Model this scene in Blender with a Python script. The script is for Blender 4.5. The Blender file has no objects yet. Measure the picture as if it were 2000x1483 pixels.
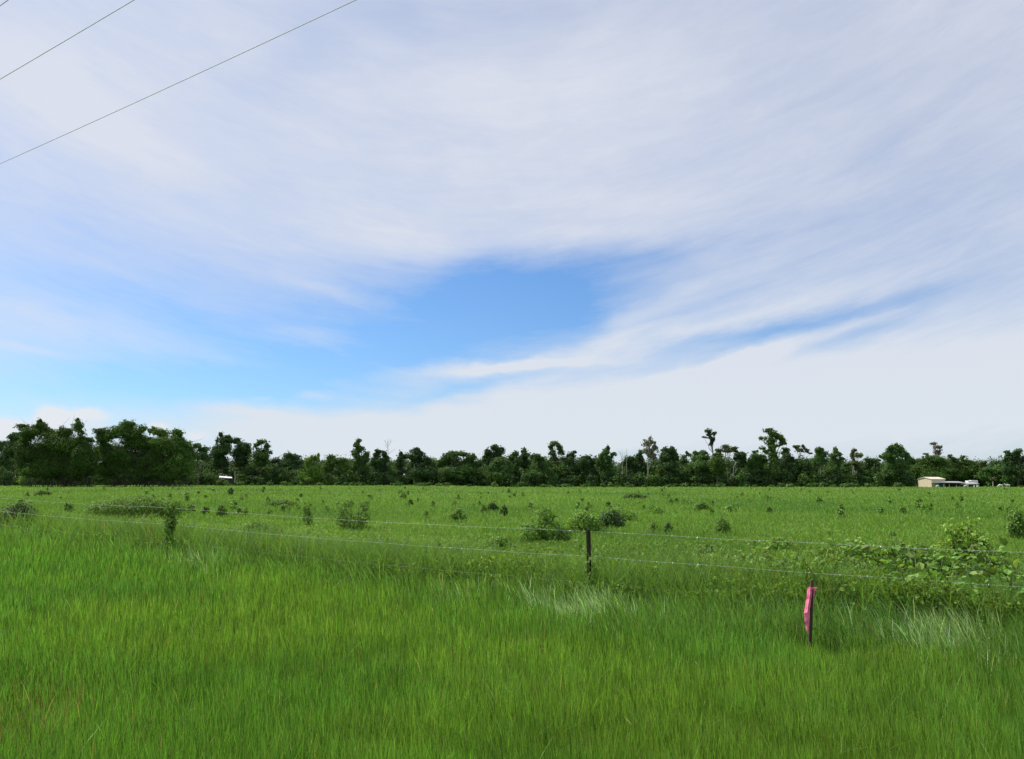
import bpy, math
import numpy as np
from mathutils import Vector

sc = bpy.context.scene
COL = sc.collection
R = math.radians

# ---------------------------------------------------------------- camera
EYE = 2.02
F = 1570.0            # focal length in units of the 2000 px wide frame
HORIZON = 942.0
PITCH = math.atan((HORIZON - 741.5) / F)
cam_d = bpy.data.cameras.new("camera")
cam_d.sensor_width = 36.0
cam_d.lens = 36.0 * F / 2000.0
cam_d.clip_start = 0.05
cam_d.clip_end = 8000
cam = bpy.data.objects.new("camera", cam_d)
COL.objects.link(cam)
cam.location = (0, 0, EYE)
cam.rotation_euler = (math.pi / 2 + PITCH, 0, 0)
sc.camera = cam

# ---------------------------------------------------------------- light
SUN_EL = R(50)
SUN_AZ = R(-62)        # from +Y, negative = towards -X
SUN_STRENGTH = 5.0
SKY_STRENGTH = 0.105
sun_dir = Vector((math.sin(SUN_AZ) * math.cos(SUN_EL), math.cos(SUN_AZ) * math.cos(SUN_EL), math.sin(SUN_EL)))
sd = bpy.data.lights.new("sun", 'SUN')
sd.energy = SUN_STRENGTH
sd.angle = R(0.5)
sd.color = (1.0, 0.95, 0.86)
sun = bpy.data.objects.new("sun", sd)
COL.objects.link(sun)
sun.rotation_euler = sun_dir.to_track_quat('Z', 'Y').to_euler()
sun.location = sun_dir * 50

sc.view_settings.view_transform = 'Standard'
sc.view_settings.look = 'None'
sc.view_settings.exposure = 0.3
sc.view_settings.gamma = 1.0
sc.view_settings.use_curve_mapping = False
sc.cycles.max_bounces = 6
sc.cycles.diffuse_bounces = 3
sc.cycles.glossy_bounces = 2
sc.cycles.transmission_bounces = 4
sc.cycles.transparent_max_bounces = 6


def ray(px, py):
    """world direction of a pixel of the 2000 px wide photograph, scaled so that y = 1"""
    a = (px - 1000.0) / F
    v = (741.5 - py) / F
    y = math.cos(PITCH) - math.sin(PITCH) * v
    z = math.sin(PITCH) + math.cos(PITCH) * v
    return a / y, z / y


def P(px, py, D):
    a, z = ray(px, py)
    return np.array((a * D, D, EYE + z * D))


# ---- sky: clear-sky model seen through procedural cirrus placed by azimuth and elevation
world = bpy.data.worlds.new("World")
sc.world = world
world.use_nodes = True
nt = world.node_tree
nt.nodes.clear()
N = nt.nodes.new
L = nt.links.new


def math_node(op, a, b=None, c=None, clamp=False):
    n = N('ShaderNodeMath')
    n.operation = op
    n.use_clamp = clamp
    for i, x in enumerate((a, b, c)):
        if x is None:
            continue
        if isinstance(x, (int, float)):
            n.inputs[i].default_value = x
        else:
            L(x, n.inputs[i])
    return n.outputs[0]


tc = N('ShaderNodeTexCoord')
sep = N('ShaderNodeSeparateXYZ')
L(tc.outputs['Generated'], sep.inputs[0])
az = math_node('ARCTAN2', sep.outputs[0], sep.outputs[1])
el = math_node('ARCSINE', sep.outputs[2])
# cirrus fibres fan out: straight streaks bent up to either side
bend = math_node('MULTIPLY', math_node('POWER', math_node('ABSOLUTE', math_node('ADD', az, 0.06)), 1.6), 0.27)
el_b = math_node('SUBTRACT', el, bend)


def noise(x, y, z, scale, detail, rough, dist=0.0):
    cmb = N('ShaderNodeCombineXYZ')
    for i, v in enumerate((x, y, z)):
        if isinstance(v, (int, float)):
            cmb.inputs[i].default_value = v
        else:
            L(v, cmb.inputs[i])
    n = N('ShaderNodeTexNoise')
    L(cmb.outputs[0], n.inputs['Vector'])
    n.inputs['Scale'].default_value = scale
    n.inputs['Detail'].default_value = detail
    n.inputs['Roughness'].default_value = rough
    n.inputs['Distortion'].default_value = dist
    return n.outputs[0]


wx = noise(az, math_node('MULTIPLY', el, 2.0), 3.1, 5.0, 4, 0.55)
wy = noise(az, math_node('MULTIPLY', el_b, 3.0), 7.7, 5.0, 5, 0.6)
azw = math_node('MULTIPLY_ADD', math_node('SUBTRACT', wx, 0.5), 0.11, az)
elw = math_node('MULTIPLY_ADD', math_node('SUBTRACT', wy, 0.5), 0.05, el)
pv = N('ShaderNodeCombineXYZ')
L(azw, pv.inputs[0])
L(elw, pv.inputs[1])


def azel(px, py):
    a, z = ray(px, py)
    return math.atan2(a, 1.0), math.atan(z / math.hypot(a, 1.0))


def blob(acc, px, py, sx, sy, rot, amp, vec=pv):
    m = N('ShaderNodeMapping')
    m.vector_type = 'TEXTURE'
    L(vec.outputs[0], m.inputs['Vector'])
    a, e = azel(px, py)
    m.inputs['Location'].default_value = (a, e, 0)
    m.inputs['Rotation'].default_value = (0, 0, R(rot))
    m.inputs['Scale'].default_value = (sx / F, sy / F, 1)
    d = N('ShaderNodeVectorMath')
    d.operation = 'DOT_PRODUCT'
    L(m.outputs[0], d.inputs[0])
    L(m.outputs[0], d.inputs[1])
    g = math_node('POWER', 0.36788, d.outputs['Value'])
    return math_node('MULTIPLY_ADD', g, amp, acc)


acc = math_node('ADD', 0.80, 0.0)
SKY_BLOBS = [
    # (px, py, half width, half height, tilt, amount): clear holes
    (1050, 590, 260, 85, 0, -0.72), (850, 640, 330, 95, -4, -0.52), (1000, 530, 330, 50, 4, -0.22), (1260, 505, 110, 22, 14, -0.25),
    (560, 700, 330, 80, -6, -0.32), (130, 745, 330, 58, 2, -0.45), (350, 600, 450, 110, -10, -0.22), (300, 795, 260, 45, 0, -0.42),
    (640, 745, 260, 40, 4, -0.34), (760, 700, 200, 40, 0, -0.15),
    (1500, 645, 230, 16, 11, -0.42), (1670, 652, 110, 20, 8, -0.42), (1690, 605, 160, 18, 9, -0.22), (1650, 570, 420, 50, 8, -0.14),
    (900, 765, 150, 12, 12, -0.34), (640, 790, 140, 14, -8, -0.20), (1920, 560, 200, 30, 8, -0.12),
    (1600, 480, 420, 70, 6, -0.10), (1380, 690, 150, 8, 10, -0.16),
    (100, 430, 300, 90, -18, -0.14), (560, 120, 120, 60, 30, -0.14), (1700, 400, 320, 90, 4, -0.08), (80, 560, 300, 50, -8, -0.12),
    (950, 20, 600, 70, 0, -0.14), (1850, 160, 260, 200, 10, -0.03), (480, 400, 200, 50, -20, -0.08),
    # cloud
    (1260, 610, 100, 20, 26, 0.35), (1230, 655, 130, 16, 16, 0.42), (1420, 630, 260, 16, 12, 0.25),
    (1480, 680, 260, 16, 12, 0.32), (1010, 716, 190, 12, 5, 0.62), (930, 730, 130, 12, 8, 0.30), (1400, 790, 560, 75, 4, 0.34),
    (1050, 830, 420, 52, 6, 0.55), (600, 835, 240, 26, -4, 0.62), (460, 800, 90, 11, -4, 0.40),
    (1750, 800, 420, 70, 3, 0.22), (625, 772, 34, 7, 0, 0.40), (515, 777, 24, 6, 0, 0.25), (700, 700, 120, 9, -18, 0.16),
    (650, 575, 140, 14, -14, 0.22), (620, 660, 130, 12, -6, 0.20), (300, 660, 260, 18, -10, 0.18), (60, 690, 110, 8, -6, 0.22),
    (780, 470, 180, 40, -10, 0.14), (1090, 470, 150, 30, 4, 0.22), (1000, 200, 300, 120, 0, 0.14),
    (280, 290, 240, 55, -25, 0.16), (60, 150, 130, 80, -20, 0.12), (1120, 400, 240, 60, 0, 0.10),
    (1800, 900, 420, 60, 0, -0.12), (1215, 886, 90, 13, 0, -0.30), (640, 862, 50, 5, -6, -0.14),
]
for b in SKY_BLOBS:
    acc = blob(acc, *b)
fib = noise(math_node('MULTIPLY', azw, 2.2), math_node('MULTIPLY', el_b, 9.0), 1.7, 3.0, 9, 0.62, 0.4)
fine = noise(math_node('MULTIPLY', az, 3.0), math_node('MULTIPLY', el_b, 14.0), 4.2, 7.0, 8, 0.66, 0.3)
soft = noise(az, el, 9.3, 4.0, 5, 0.55)
acc = math_node('MULTIPLY_ADD', math_node('SUBTRACT', fib, 0.5), math_node('MULTIPLY_ADD', el, -0.55, 0.58), acc)
acc = math_node('MULTIPLY_ADD', math_node('SUBTRACT', fine, 0.5), math_node('MULTIPLY_ADD', el, -0.40, 0.34), acc)
acc = math_node('MULTIPLY_ADD', math_node('SUBTRACT', soft, 0.5), 0.30, acc)
streak = noise(math_node('MULTIPLY', azw, 1.5), math_node('MULTIPLY', el_b, 24.0), 6.1, 4.5, 9, 0.64, 0.6)
band = math_node('MULTIPLY', math_node('SUBTRACT', el, 0.19), 5.5)
band = math_node('SUBTRACT', 1.0, math_node('MULTIPLY', band, band), clamp=True)
acc = math_node('MULTIPLY_ADD', math_node('SUBTRACT', streak, 0.5), math_node('MULTIPLY', band, 0.22), acc)
mr = N('ShaderNodeMapRange')
mr.interpolation_type = 'LINEAR'
L(acc, mr.inputs['Value'])
mr.inputs['From Min'].default_value = 0.02
mr.inputs['From Max'].default_value = 0.98
mr.inputs['To Min'].default_value = 0.0
mr.inputs['To Max'].default_value = 0.94
veil = mr.outputs[0]
# small cumulus low on the left
wn = N('ShaderNodeCombineXYZ')
cn1 = noise(az, el, 2.2, 26.0, 6, 0.6)
cn2 = noise(az, el, 8.8, 26.0, 6, 0.6)
L(math_node('MULTIPLY_ADD', math_node('SUBTRACT', cn1, 0.5), 0.035, az), wn.inputs[0])
L(math_node('MULTIPLY_ADD', math_node('SUBTRACT', cn2, 0.5), 0.024, el), wn.inputs[1])
cu = math_node('ADD', 0.0, 0.0)
for b in [(95, 815, 24, 20, 0, 1.0), (165, 812, 42, 13, 0, 1.0), (10, 832, 28, 16, 0, 1.0), (135, 842, 70, 16, 0, 0.55),
          (313, 836, 18, 10, 0, 1.0), (388, 847, 26, 11, 0, 0.8), (20, 855, 60, 16, 0, 0.5)]:
    cu = blob(cu, *b, vec=wn)
mr2 = N('ShaderNodeMapRange')
mr2.interpolation_type = 'SMOOTHSTEP'
L(cu, mr2.inputs['Value'])
mr2.inputs['From Min'].default_value = 0.10
mr2.inputs['From Max'].default_value = 0.95
mr2.inputs['To Max'].default_value = 0.92
sky = N('ShaderNodeTexSky')
sky.sky_type = 'NISHITA'
sky.sun_disc = False
sky.sun_elevation = SUN_EL
sky.sun_rotation = SUN_AZ
sky.air_density = 1.0
sky.dust_density = 0.6
sky.ozone_density = 2.5
clear = N('ShaderNodeMix')
clear.data_type = 'RGBA'
clear.blend_type = 'MULTIPLY'
clear.inputs[0].default_value = 1.0
L(sky.outputs[0], clear.inputs[6])
clear.inputs[7].default_value = (0.60, 0.84, 1.10, 1)


def mix_col(fac, a, b):
    m = N('ShaderNodeMix')
    m.data_type = 'RGBA'
    L(fac, m.inputs[0])
    if isinstance(a, tuple):
        m.inputs[6].default_value = a
    else:
        L(a, m.inputs[6])
    if isinstance(b, tuple):
        m.inputs[7].default_value = b
    else:
        L(b, m.inputs[7])
    return m.outputs[2]


CS = 0.815 / SKY_STRENGTH
CLOUD_LOW = (0.735 * CS, 0.782 * CS, 0.845 * CS, 1)
CLOUD_HIGH = (0.735 * CS, 0.765 * CS, 0.845 * CS, 1)
CUMULUS = (0.80 * CS, 0.82 * CS, 0.86 * CS, 1)
mr3 = N('ShaderNodeMapRange')
L(el, mr3.inputs['Value'])
mr3.inputs['From Min'].default_value = 0.05
mr3.inputs['From Max'].default_value = 0.28
c1 = mix_col(veil, clear.outputs[2], mix_col(mr3.outputs[0], CLOUD_LOW, CLOUD_HIGH))
c2 = mix_col(mr2.outputs[0], c1, CUMULUS)
bg = N('ShaderNodeBackground')
L(c2, bg.inputs[0])
bg.inputs[1].default_value = SKY_STRENGTH
wo = N('ShaderNodeOutputWorld')
L(bg.outputs[0], wo.inputs[0])

# ---------------------------------------------------------------- helpers
rng = np.random.default_rng(7)


def tag(o, label=None, cat=None, group=None, kind=None):
    if label:
        o["label"] = label
    if cat:
        o["category"] = cat
    if group:
        o["group"] = group
    if kind:
        o["kind"] = kind
    return o


def empty(name, loc, label, cat, group=None):
    o = bpy.data.objects.new(name, None)
    COL.objects.link(o)
    o.location = loc
    o.empty_display_size = 0.2
    return tag(o, label, cat, group)


def build(name, V, faces, mat, col=None, parent=None, smooth=False):
    """faces: list of int arrays (m, k)"""
    V = np.asarray(V, dtype=np.float32)
    if parent is not None:
        V = V - np.array(parent.location, dtype=np.float32)
    me = bpy.data.meshes.new(name)
    me.vertices.add(len(V))
    me.vertices.foreach_set("co", V.ravel())
    faces = [np.asarray(f, dtype=np.int32) for f in faces if len(f)]
    nl = sum(f.size for f in faces)
    npoly = sum(len(f) for f in faces)
    me.loops.add(nl)
    me.loops.foreach_set("vertex_index", np.concatenate([f.ravel() for f in faces]))
    me.polygons.add(npoly)
    tot = np.concatenate([np.full(len(f), f.shape[1], dtype=np.int32) for f in faces])
    start = np.concatenate([[0], np.cumsum(tot)[:-1]]).astype(np.int32)
    me.polygons.foreach_set("loop_start", start)
    me.polygons.foreach_set("use_smooth", np.full(npoly, smooth, dtype=bool))
    me.update(calc_edges=True)
    me.validate()
    if col is not None:
        a = me.color_attributes.new("Col", 'FLOAT_COLOR', 'POINT')
        c4 = np.ones((len(V), 4), dtype=np.float32)
        c4[:, :3] = col
        a.data.foreach_set("color", c4.ravel())
    me.materials.append(mat)
    o = bpy.data.objects.new(name, me)
    COL.objects.link(o)
    if parent is not None:
        o.parent = parent
    return o


def norm(a):
    return a / np.maximum(np.linalg.norm(a, axis=-1, keepdims=True), 1e-9)


class Bag:
    """collects arrays of vertices and faces"""

    def __init__(self):
        self.V, self.F, self.C, self.n = [], [], [], 0

    def add(self, V, faces, col):
        V = np.asarray(V, float)
        col = np.broadcast_to(np.asarray(col, float), V.shape)
        self.V.append(V)
        self.C.append(col)
        for f in faces:
            self.F.append(np.asarray(f, int) + self.n)
        self.n += len(V)

    def build(self, name, mat, parent=None, smooth=False):
        byk = {}
        for f in self.F:
            byk.setdefault(f.shape[1], []).append(f)
        return build(name, np.concatenate(self.V), [np.concatenate(v) for v in byk.values()], mat, np.concatenate(self.C), parent, smooth)


def cards(bag, C, Nrm, a, b, col, droop=None):
    """rhombic leaf clumps; a, b half axes (arrays)"""
    n = len(C)
    r = rng.normal(size=(n, 3))
    if droop is not None:
        r = r * 0.45 + droop
    u = norm(np.cross(np.cross(Nrm, r), Nrm) + 1e-6)
    w = np.cross(Nrm, u)
    a = np.broadcast_to(a, (n,))[:, None]
    b = np.broadcast_to(b, (n,))[:, None]
    k = rng.uniform(-0.35, 0.35, (n, 1))
    V = np.stack([C - u * a, C + w * b + u * a * k + Nrm * b * 0.35, C + u * a, C - w * b + u * a * k * 0.6 + Nrm * b * 0.2], 1)
    i = np.arange(n)[:, None] * 4
    bag.add(V.reshape(-1, 3), [i + np.array([[0, 1, 2, 3]])], np.repeat(np.broadcast_to(col, (n, 3)), 4, 0))


def leaves(bag, C, Nrm, size, col, width=0.42):
    """six-point leaves folded along the midrib"""
    n = len(C)
    r = rng.normal(size=(n, 3)) + np.array((0, 0, -0.7))
    u = norm(np.cross(np.cross(Nrm, r), Nrm) + 1e-6)
    w = np.cross(Nrm, u)
    s = np.broadcast_to(size, (n,))[:, None]
    f = Nrm * s * 0.12
    V = np.stack([C - u * s * 0.5, C - u * s * 0.15 + w * s * width + f, C + u * s * 0.25 + w * s * width * 0.7 + f,
                  C + u * s * 0.55 - f, C + u * s * 0.25 - w * s * width * 0.7 + f, C - u * s * 0.15 - w * s * width + f], 1)
    i = np.arange(n)[:, None] * 6
    bag.add(V.reshape(-1, 3), [i + np.array([[0, 1, 2, 3]]), i + np.array([[0, 3, 4, 5]])], np.repeat(np.broadcast_to(col, (n, 3)), 6, 0))


def tube(bag, pts, rad, col=(0.2, 0.2, 0.2), k=7):
    pts = np.asarray(pts, float)
    n = len(pts)
    rad = np.broadcast_to(np.asarray(rad, float), (n,))
    t = np.gradient(pts, axis=0)
    t = norm(t)
    ref = np.array((0.31, 0.95, 0.05)) if abs(t[0, 2]) > 0.7 else np.array((0, 0, 1.0))
    u = norm(np.cross(t, ref))
    w = np.cross(t, u)
    an = np.arange(k) / k * 2 * math.pi
    V = pts[:, None] + rad[:, None, None] * (np.cos(an)[None, :, None] * u[:, None] + np.sin(an)[None, :, None] * w[:, None])
    q = []
    for i in range(n - 1):
        for j in range(k):
            q.append((i * k + j, i * k + (j + 1) % k, (i + 1) * k + (j + 1) % k, (i + 1) * k + j))
    V = V.reshape(-1, 3)
    caps = [list(range(k))[::-1], [(n - 1) * k + j for j in range(k)]]
    bag.add(V, [np.array(q), np.array(caps)], col)


def box(bag, lo, hi, col=(0.5, 0.5, 0.5), M=None, off=None):
    x0, y0, z0 = lo
    x1, y1, z1 = hi
    V = np.array([(x0, y0, z0), (x1, y0, z0), (x1, y1, z0), (x0, y1, z0), (x0, y0, z1), (x1, y0, z1), (x1, y1, z1), (x0, y1, z1)], float)
    if M is not None:
        V = V @ M.T
    if off is not None:
        V = V + off
    bag.add(V, [np.array([(0, 3, 2, 1), (4, 5, 6, 7), (0, 1, 5, 4), (1, 2, 6, 5), (2, 3, 7, 6), (3, 0, 4, 7)])], col)


def vnoise(x, y, seed=0):
    xi, yi = np.floor(x).astype(np.int64), np.floor(y).astype(np.int64)
    fx, fy = x - xi, y - yi
    fx, fy = fx * fx * (3 - 2 * fx), fy * fy * (3 - 2 * fy)

    def h(a, b):
        k = (a * 374761393 + b * 668265263 + seed * 2147483647) & 0xffffffff
        k = ((k ^ (k >> 13)) * 1274126177) & 0xffffffff
        return ((k ^ (k >> 16)) & 0xffff) / 65535.0
    return (h(xi, yi) * (1 - fx) + h(xi + 1, yi) * fx) * (1 - fy) + (h(xi, yi + 1) * (1 - fx) + h(xi + 1, yi + 1) * fx) * fy


def fbm(x, y, seed=0, o=4):
    s, a, t = 0, 1.0, 0
    for i in range(o):
        s = s + a * vnoise(x * 2 ** i, y * 2 ** i, seed + i)
        t += a
        a *= 0.55
    return s / t


def ground_z(x, y):
    x = np.asarray(x, float)
    return 0.55 * np.tanh(0.03 * np.maximum(0, -2.5 - x) / 0.55)


def ground_point(px, py):
    """where the ray of a pixel meets the ground"""
    a, z = ray(px, py)
    D = EYE / max(-z, 1e-4)
    for _ in range(30):
        D = (EYE - float(ground_z(a * D, D))) / max(-z, 1e-4)
    return np.array((a * D, D, float(ground_z(a * D, D))))


# ---------------------------------------------------------------- materials
def new_mat(name):
    m = bpy.data.materials.new(name)
    m.use_nodes = True
    t = m.node_tree
    t.nodes.clear()
    return m, t


def foliage_mat(name, trans=0.35, rough=0.5, spec=0.3, tint=(1.25, 1.15, 0.55), nscale=0.0):
    m, t = new_mat(name)
    at = t.nodes.new('ShaderNodeAttribute')
    at.attribute_name = "Col"
    p = t.nodes.new('ShaderNodeBsdfPrincipled')
    p.inputs['Roughness'].default_value = rough
    p.inputs['Specular IOR Level'].default_value = spec
    tr = t.nodes.new('ShaderNodeBsdfTranslucent')
    mu = t.nodes.new('ShaderNodeMix')
    mu.data_type = 'RGBA'
    mu.blend_type = 'MULTIPLY'
    mu.inputs[0].default_value = 1.0
    mu.inputs[7].default_value = (*tint, 1)
    src = at.outputs['Color']
    if nscale:
        ge = t.nodes.new('ShaderNodeNewGeometry')
        no = t.nodes.new('ShaderNodeTexNoise')
        no.inputs['Scale'].default_value = nscale
        no.inputs['Detail'].default_value = 4
        t.links.new(ge.outputs['Position'], no.inputs['Vector'])
        hs = t.nodes.new('ShaderNodeHueSaturation')
        mrr = t.nodes.new('ShaderNodeMapRange')
        mrr.inputs['From Min'].default_value = 0.3
        mrr.inputs['From Max'].default_value = 0.7
        mrr.inputs['To Min'].default_value = 0.7
        mrr.inputs['To Max'].default_value = 1.3
        t.links.new(no.outputs[0], mrr.inputs['Value'])
        t.links.new(mrr.outputs[0], hs.inputs['Value'])
        t.links.new(src, hs.inputs['Color'])
        src = hs.outputs[0]
    t.links.new(src, p.inputs['Base Color'])
    t.links.new(src, mu.inputs[6])
    t.links.new(mu.outputs[2], tr.inputs['Color'])
    mx = t.nodes.new('ShaderNodeMixShader')
    mx.inputs[0].default_value = trans
    t.links.new(p.outputs[0], mx.inputs[1])
    t.links.new(tr.outputs[0], mx.inputs[2])
    o = t.nodes.new('ShaderNodeOutputMaterial')
    t.links.new(mx.outputs[0], o.inputs[0])
    return m


def surface_mat(name, c1, c2, scale=4.0, rough=0.6, metal=0.0, detail=5, bump=0.0, vec_scale=(1, 1, 1), spec=0.3):
    m, t = new_mat(name)
    ge = t.nodes.new('ShaderNodeTexCoord')
    mp = t.nodes.new('ShaderNodeMapping')
    mp.inputs['Scale'].default_value = vec_scale
    t.links.new(ge.outputs['Object'], mp.inputs[0])
    no = t.nodes.new('ShaderNodeTexNoise')
    no.inputs['Scale'].default_value = scale
    no.inputs['Detail'].default_value = detail
    t.links.new(mp.outputs[0], no.inputs['Vector'])
    cr = t.nodes.new('ShaderNodeValToRGB')
    cr.color_ramp.elements[0].position = 0.3
    cr.color_ramp.elements[1].position = 0.7
    cr.color_ramp.elements[0].color = (*c1, 1)
    cr.color_ramp.elements[1].color = (*c2, 1)
    t.links.new(no.outputs[0], cr.inputs[0])
    p = t.nodes.new('ShaderNodeBsdfPrincipled')
    p.inputs['Roughness'].default_value = rough
    p.inputs['Metallic'].default_value = metal
    p.inputs['Specular IOR Level'].default_value = spec
    t.links.new(cr.outputs[0], p.inputs['Base Color'])
    if bump:
        b = t.nodes.new('ShaderNodeBump')
        b.inputs['Strength'].default_value = bump
        t.links.new(no.outputs[0], b.inputs['Height'])
        t.links.new(b.outputs[0], p.inputs['Normal'])
    o = t.nodes.new('ShaderNodeOutputMaterial')
    t.links.new(p.outputs[0], o.inputs[0])
    return m


def sheet_mat(name, c1, c2, period, axis=0):
    """painted corrugated sheet metal: ribs as bump"""
    m, t = new_mat(name)
    ge = t.nodes.new('ShaderNodeTexCoord')
    wv = t.nodes.new('ShaderNodeTexWave')
    wv.bands_direction = 'XYZ'[axis]
    wv.inputs['Scale'].default_value = 1.0 / period
    t.links.new(ge.outputs['Object'], wv.inputs['Vector'])
    no = t.nodes.new('ShaderNodeTexNoise')
    no.inputs['Scale'].default_value = 1.2
    no.inputs['Detail'].default_value = 6
    t.links.new(ge.outputs['Object'], no.inputs['Vector'])
    cr = t.nodes.new('ShaderNodeValToRGB')
    cr.color_ramp.elements[0].position = 0.3
    cr.color_ramp.elements[1].position = 0.7
    cr.color_ramp.elements[0].color = (*c1, 1)
    cr.color_ramp.elements[1].color = (*c2, 1)
    t.links.new(no.outputs[0], cr.inputs[0])
    p = t.nodes.new('ShaderNodeBsdfPrincipled')
    p.inputs['Roughness'].default_value = 0.55
    t.links.new(cr.outputs[0], p.inputs['Base Color'])
    b = t.nodes.new('ShaderNodeBump')
    b.inputs['Strength'].default_value = 0.4
    b.inputs['Distance'].default_value = 0.03
    t.links.new(wv.outputs[0], b.inputs['Height'])
    t.links.new(b.outputs[0], p.inputs['Normal'])
    o = t.nodes.new('ShaderNodeOutputMaterial')
    t.links.new(p.outputs[0], o.inputs[0])
    return m


M_grass = foliage_mat("grass_blades", 0.42, 0.52, 0.22, (1.15, 1.15, 0.5))
M_field = foliage_mat("pasture_leaves", 0.38, 0.6, 0.2, (1.25, 1.15, 0.55))
M_leaf = foliage_mat("tree_leaves", 0.24, 0.65, 0.10, (1.2, 1.15, 0.5))
M_shrub = foliage_mat("shrub_leaves", 0.35, 0.55, 0.25, (1.25, 1.15, 0.5))
M_bark = surface_mat("bark", (0.05, 0.042, 0.032), (0.13, 0.11, 0.085), 2.5, 0.85, bump=0.4)
M_pale = surface_mat("pale_bark", (0.20, 0.18, 0.15), (0.38, 0.35, 0.30), 1.5, 0.8, bump=0.3)
M_steel = surface_mat("rusty_steel", (0.014, 0.012, 0.011), (0.045, 0.028, 0.020), 14, 0.7, 0.3, bump=0.2)
M_wire = surface_mat("galvanised_wire", (0.40, 0.40, 0.39), (0.60, 0.60, 0.58), 6, 0.45, 0.25, spec=0.5)
M_cable = surface_mat("aluminium_cable", (0.50, 0.50, 0.52), (0.62, 0.62, 0.64), 3, 0.7, 0.0)
M_ribbon = surface_mat("pink_ribbon", (0.72, 0.12, 0.25), (0.90, 0.24, 0.37), 9, 0.35, 0.0, spec=0.5)
M_stake = surface_mat("dark_stake", (0.025, 0.018, 0.014), (0.09, 0.05, 0.04), 10, 0.8, bump=0.3)
M_cream = sheet_mat("cream_sheet", (0.50, 0.42, 0.29), (0.58, 0.49, 0.35), 0.25, 1)
M_creamroof = sheet_mat("cream_roof_sheet", (0.60, 0.53, 0.41), (0.68, 0.61, 0.48), 0.25, 0)
M_zinc = surface_mat("zinc_sheet", (0.36, 0.37, 0.38), (0.58, 0.58, 0.58), 1.5, 0.45, 0.3)
M_white = surface_mat("white_paint", (0.72, 0.72, 0.70), (0.84, 0.84, 0.82), 1.5, 0.5)
M_teal = surface_mat("teal_plastic", (0.04, 0.13, 0.13), (0.07, 0.20, 0.19), 2, 0.5)
M_dark = surface_mat("dark_timber_and_shade", (0.02, 0.017, 0.014), (0.06, 0.05, 0.04), 3, 0.85)  # hut timber, also the dark surface used as shade under the shelter
M_hide = surface_mat("white_hide", (0.62, 0.60, 0.53), (0.82, 0.80, 0.74), 3, 0.8)
M_horn = surface_mat("grey_horn", (0.10, 0.09, 0.08), (0.2, 0.18, 0.16), 8, 0.5)


def ground_mat():
    m, t = new_mat("meadow_ground")
    ge = t.nodes.new('ShaderNodeNewGeometry')
    n1 = t.nodes.new('ShaderNodeTexNoise')
    n1.inputs['Scale'].default_value = 0.12
    n1.inputs['Detail'].default_value = 10
    n1.inputs['Roughness'].default_value = 0.65
    n2 = t.nodes.new('ShaderNodeTexNoise')
    n2.inputs['Scale'].default_value = 3.0
    n2.inputs['Detail'].default_value = 6
    for n in (n1, n2):
        t.links.new(ge.outputs['Position'], n.inputs['Vector'])
    cr = t.nodes.new('ShaderNodeValToRGB')
    cr.color_ramp.elements[0].position = 0.35
    cr.color_ramp.elements[1].position = 0.65
    cr.color_ramp.elements[0].color = (0.045, 0.10, 0.016, 1)
    cr.color_ramp.elements[1].color = (0.095, 0.17, 0.028, 1)
    t.links.new(n1.outputs[0], cr.inputs[0])
    mx = t.nodes.new('ShaderNodeMix')
    mx.data_type = 'RGBA'
    mrr = t.nodes.new('ShaderNodeMapRange')
    mrr.inputs['From Min'].default_value = 0.55
    mrr.inputs['From Max'].default_value = 0.75
    mrr.inputs['To Max'].default_value = 0.5
    t.links.new(n2.outputs[0], mrr.inputs['Value'])
    t.links.new(mrr.outputs[0], mx.inputs[0])
    t.links.new(cr.outputs[0], mx.inputs[6])
    mx.inputs[7].default_value = (0.06, 0.05, 0.025, 1)
    p = t.nodes.new('ShaderNodeBsdfPrincipled')
    p.inputs['Roughness'].default_value = 0.9
    p.inputs['Specular IOR Level'].default_value = 0.1
    t.links.new(mx.outputs[2], p.inputs['Base Color'])
    o = t.nodes.new('ShaderNodeOutputMaterial')
    t.links.new(p.outputs[0], o.inputs[0])
    return m


# ---------------------------------------------------------------- ground
xs = np.unique(np.concatenate([np.linspace(-60, 60, 121), np.linspace(-400, 400, 41), np.array([-3000, -1500, -800, 800, 1500, 3000])]))
ys = np.unique(np.concatenate([np.array([-400, -100, -30]), np.linspace(-10, 60, 71), np.linspace(80, 500, 43), np.array([800, 1500, 3000, 5000])]))
gx, gy = np.meshgrid(xs, ys)
GV = np.stack([gx, gy, ground_z(gx, gy)], -1).reshape(-1, 3)
nx = len(xs)
ii = (np.arange(len(ys) - 1)[:, None] * nx + np.arange(nx - 1)[None]).ravel()
g = build("ground", GV, [np.stack([ii, ii + 1, ii + nx + 1, ii + nx], 1)], ground_mat(), smooth=True)
tag(g, "flat green meadow ground reaching from the verge to the forest", "ground", kind="structure")

# fence line: passes A, runs along FD; s > 0 is the field side
FA = np.array((1.25, 12.9))
FD = np.array((-0.820, 0.572))
FN = np.array((0.572, 0.820))


def fence_s(x, y):
    return (x - FA[0]) * FN[0] + (y - FA[1]) * FN[1]


def fence_at_px(px):
    """point of the fence line in the direction of a photo column"""
    a = ray(px, 1085)[0]
    t = (a * FA[1] - FA[0]) / (FD[0] - a * FD[1])
    return FA + FD * t


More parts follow.
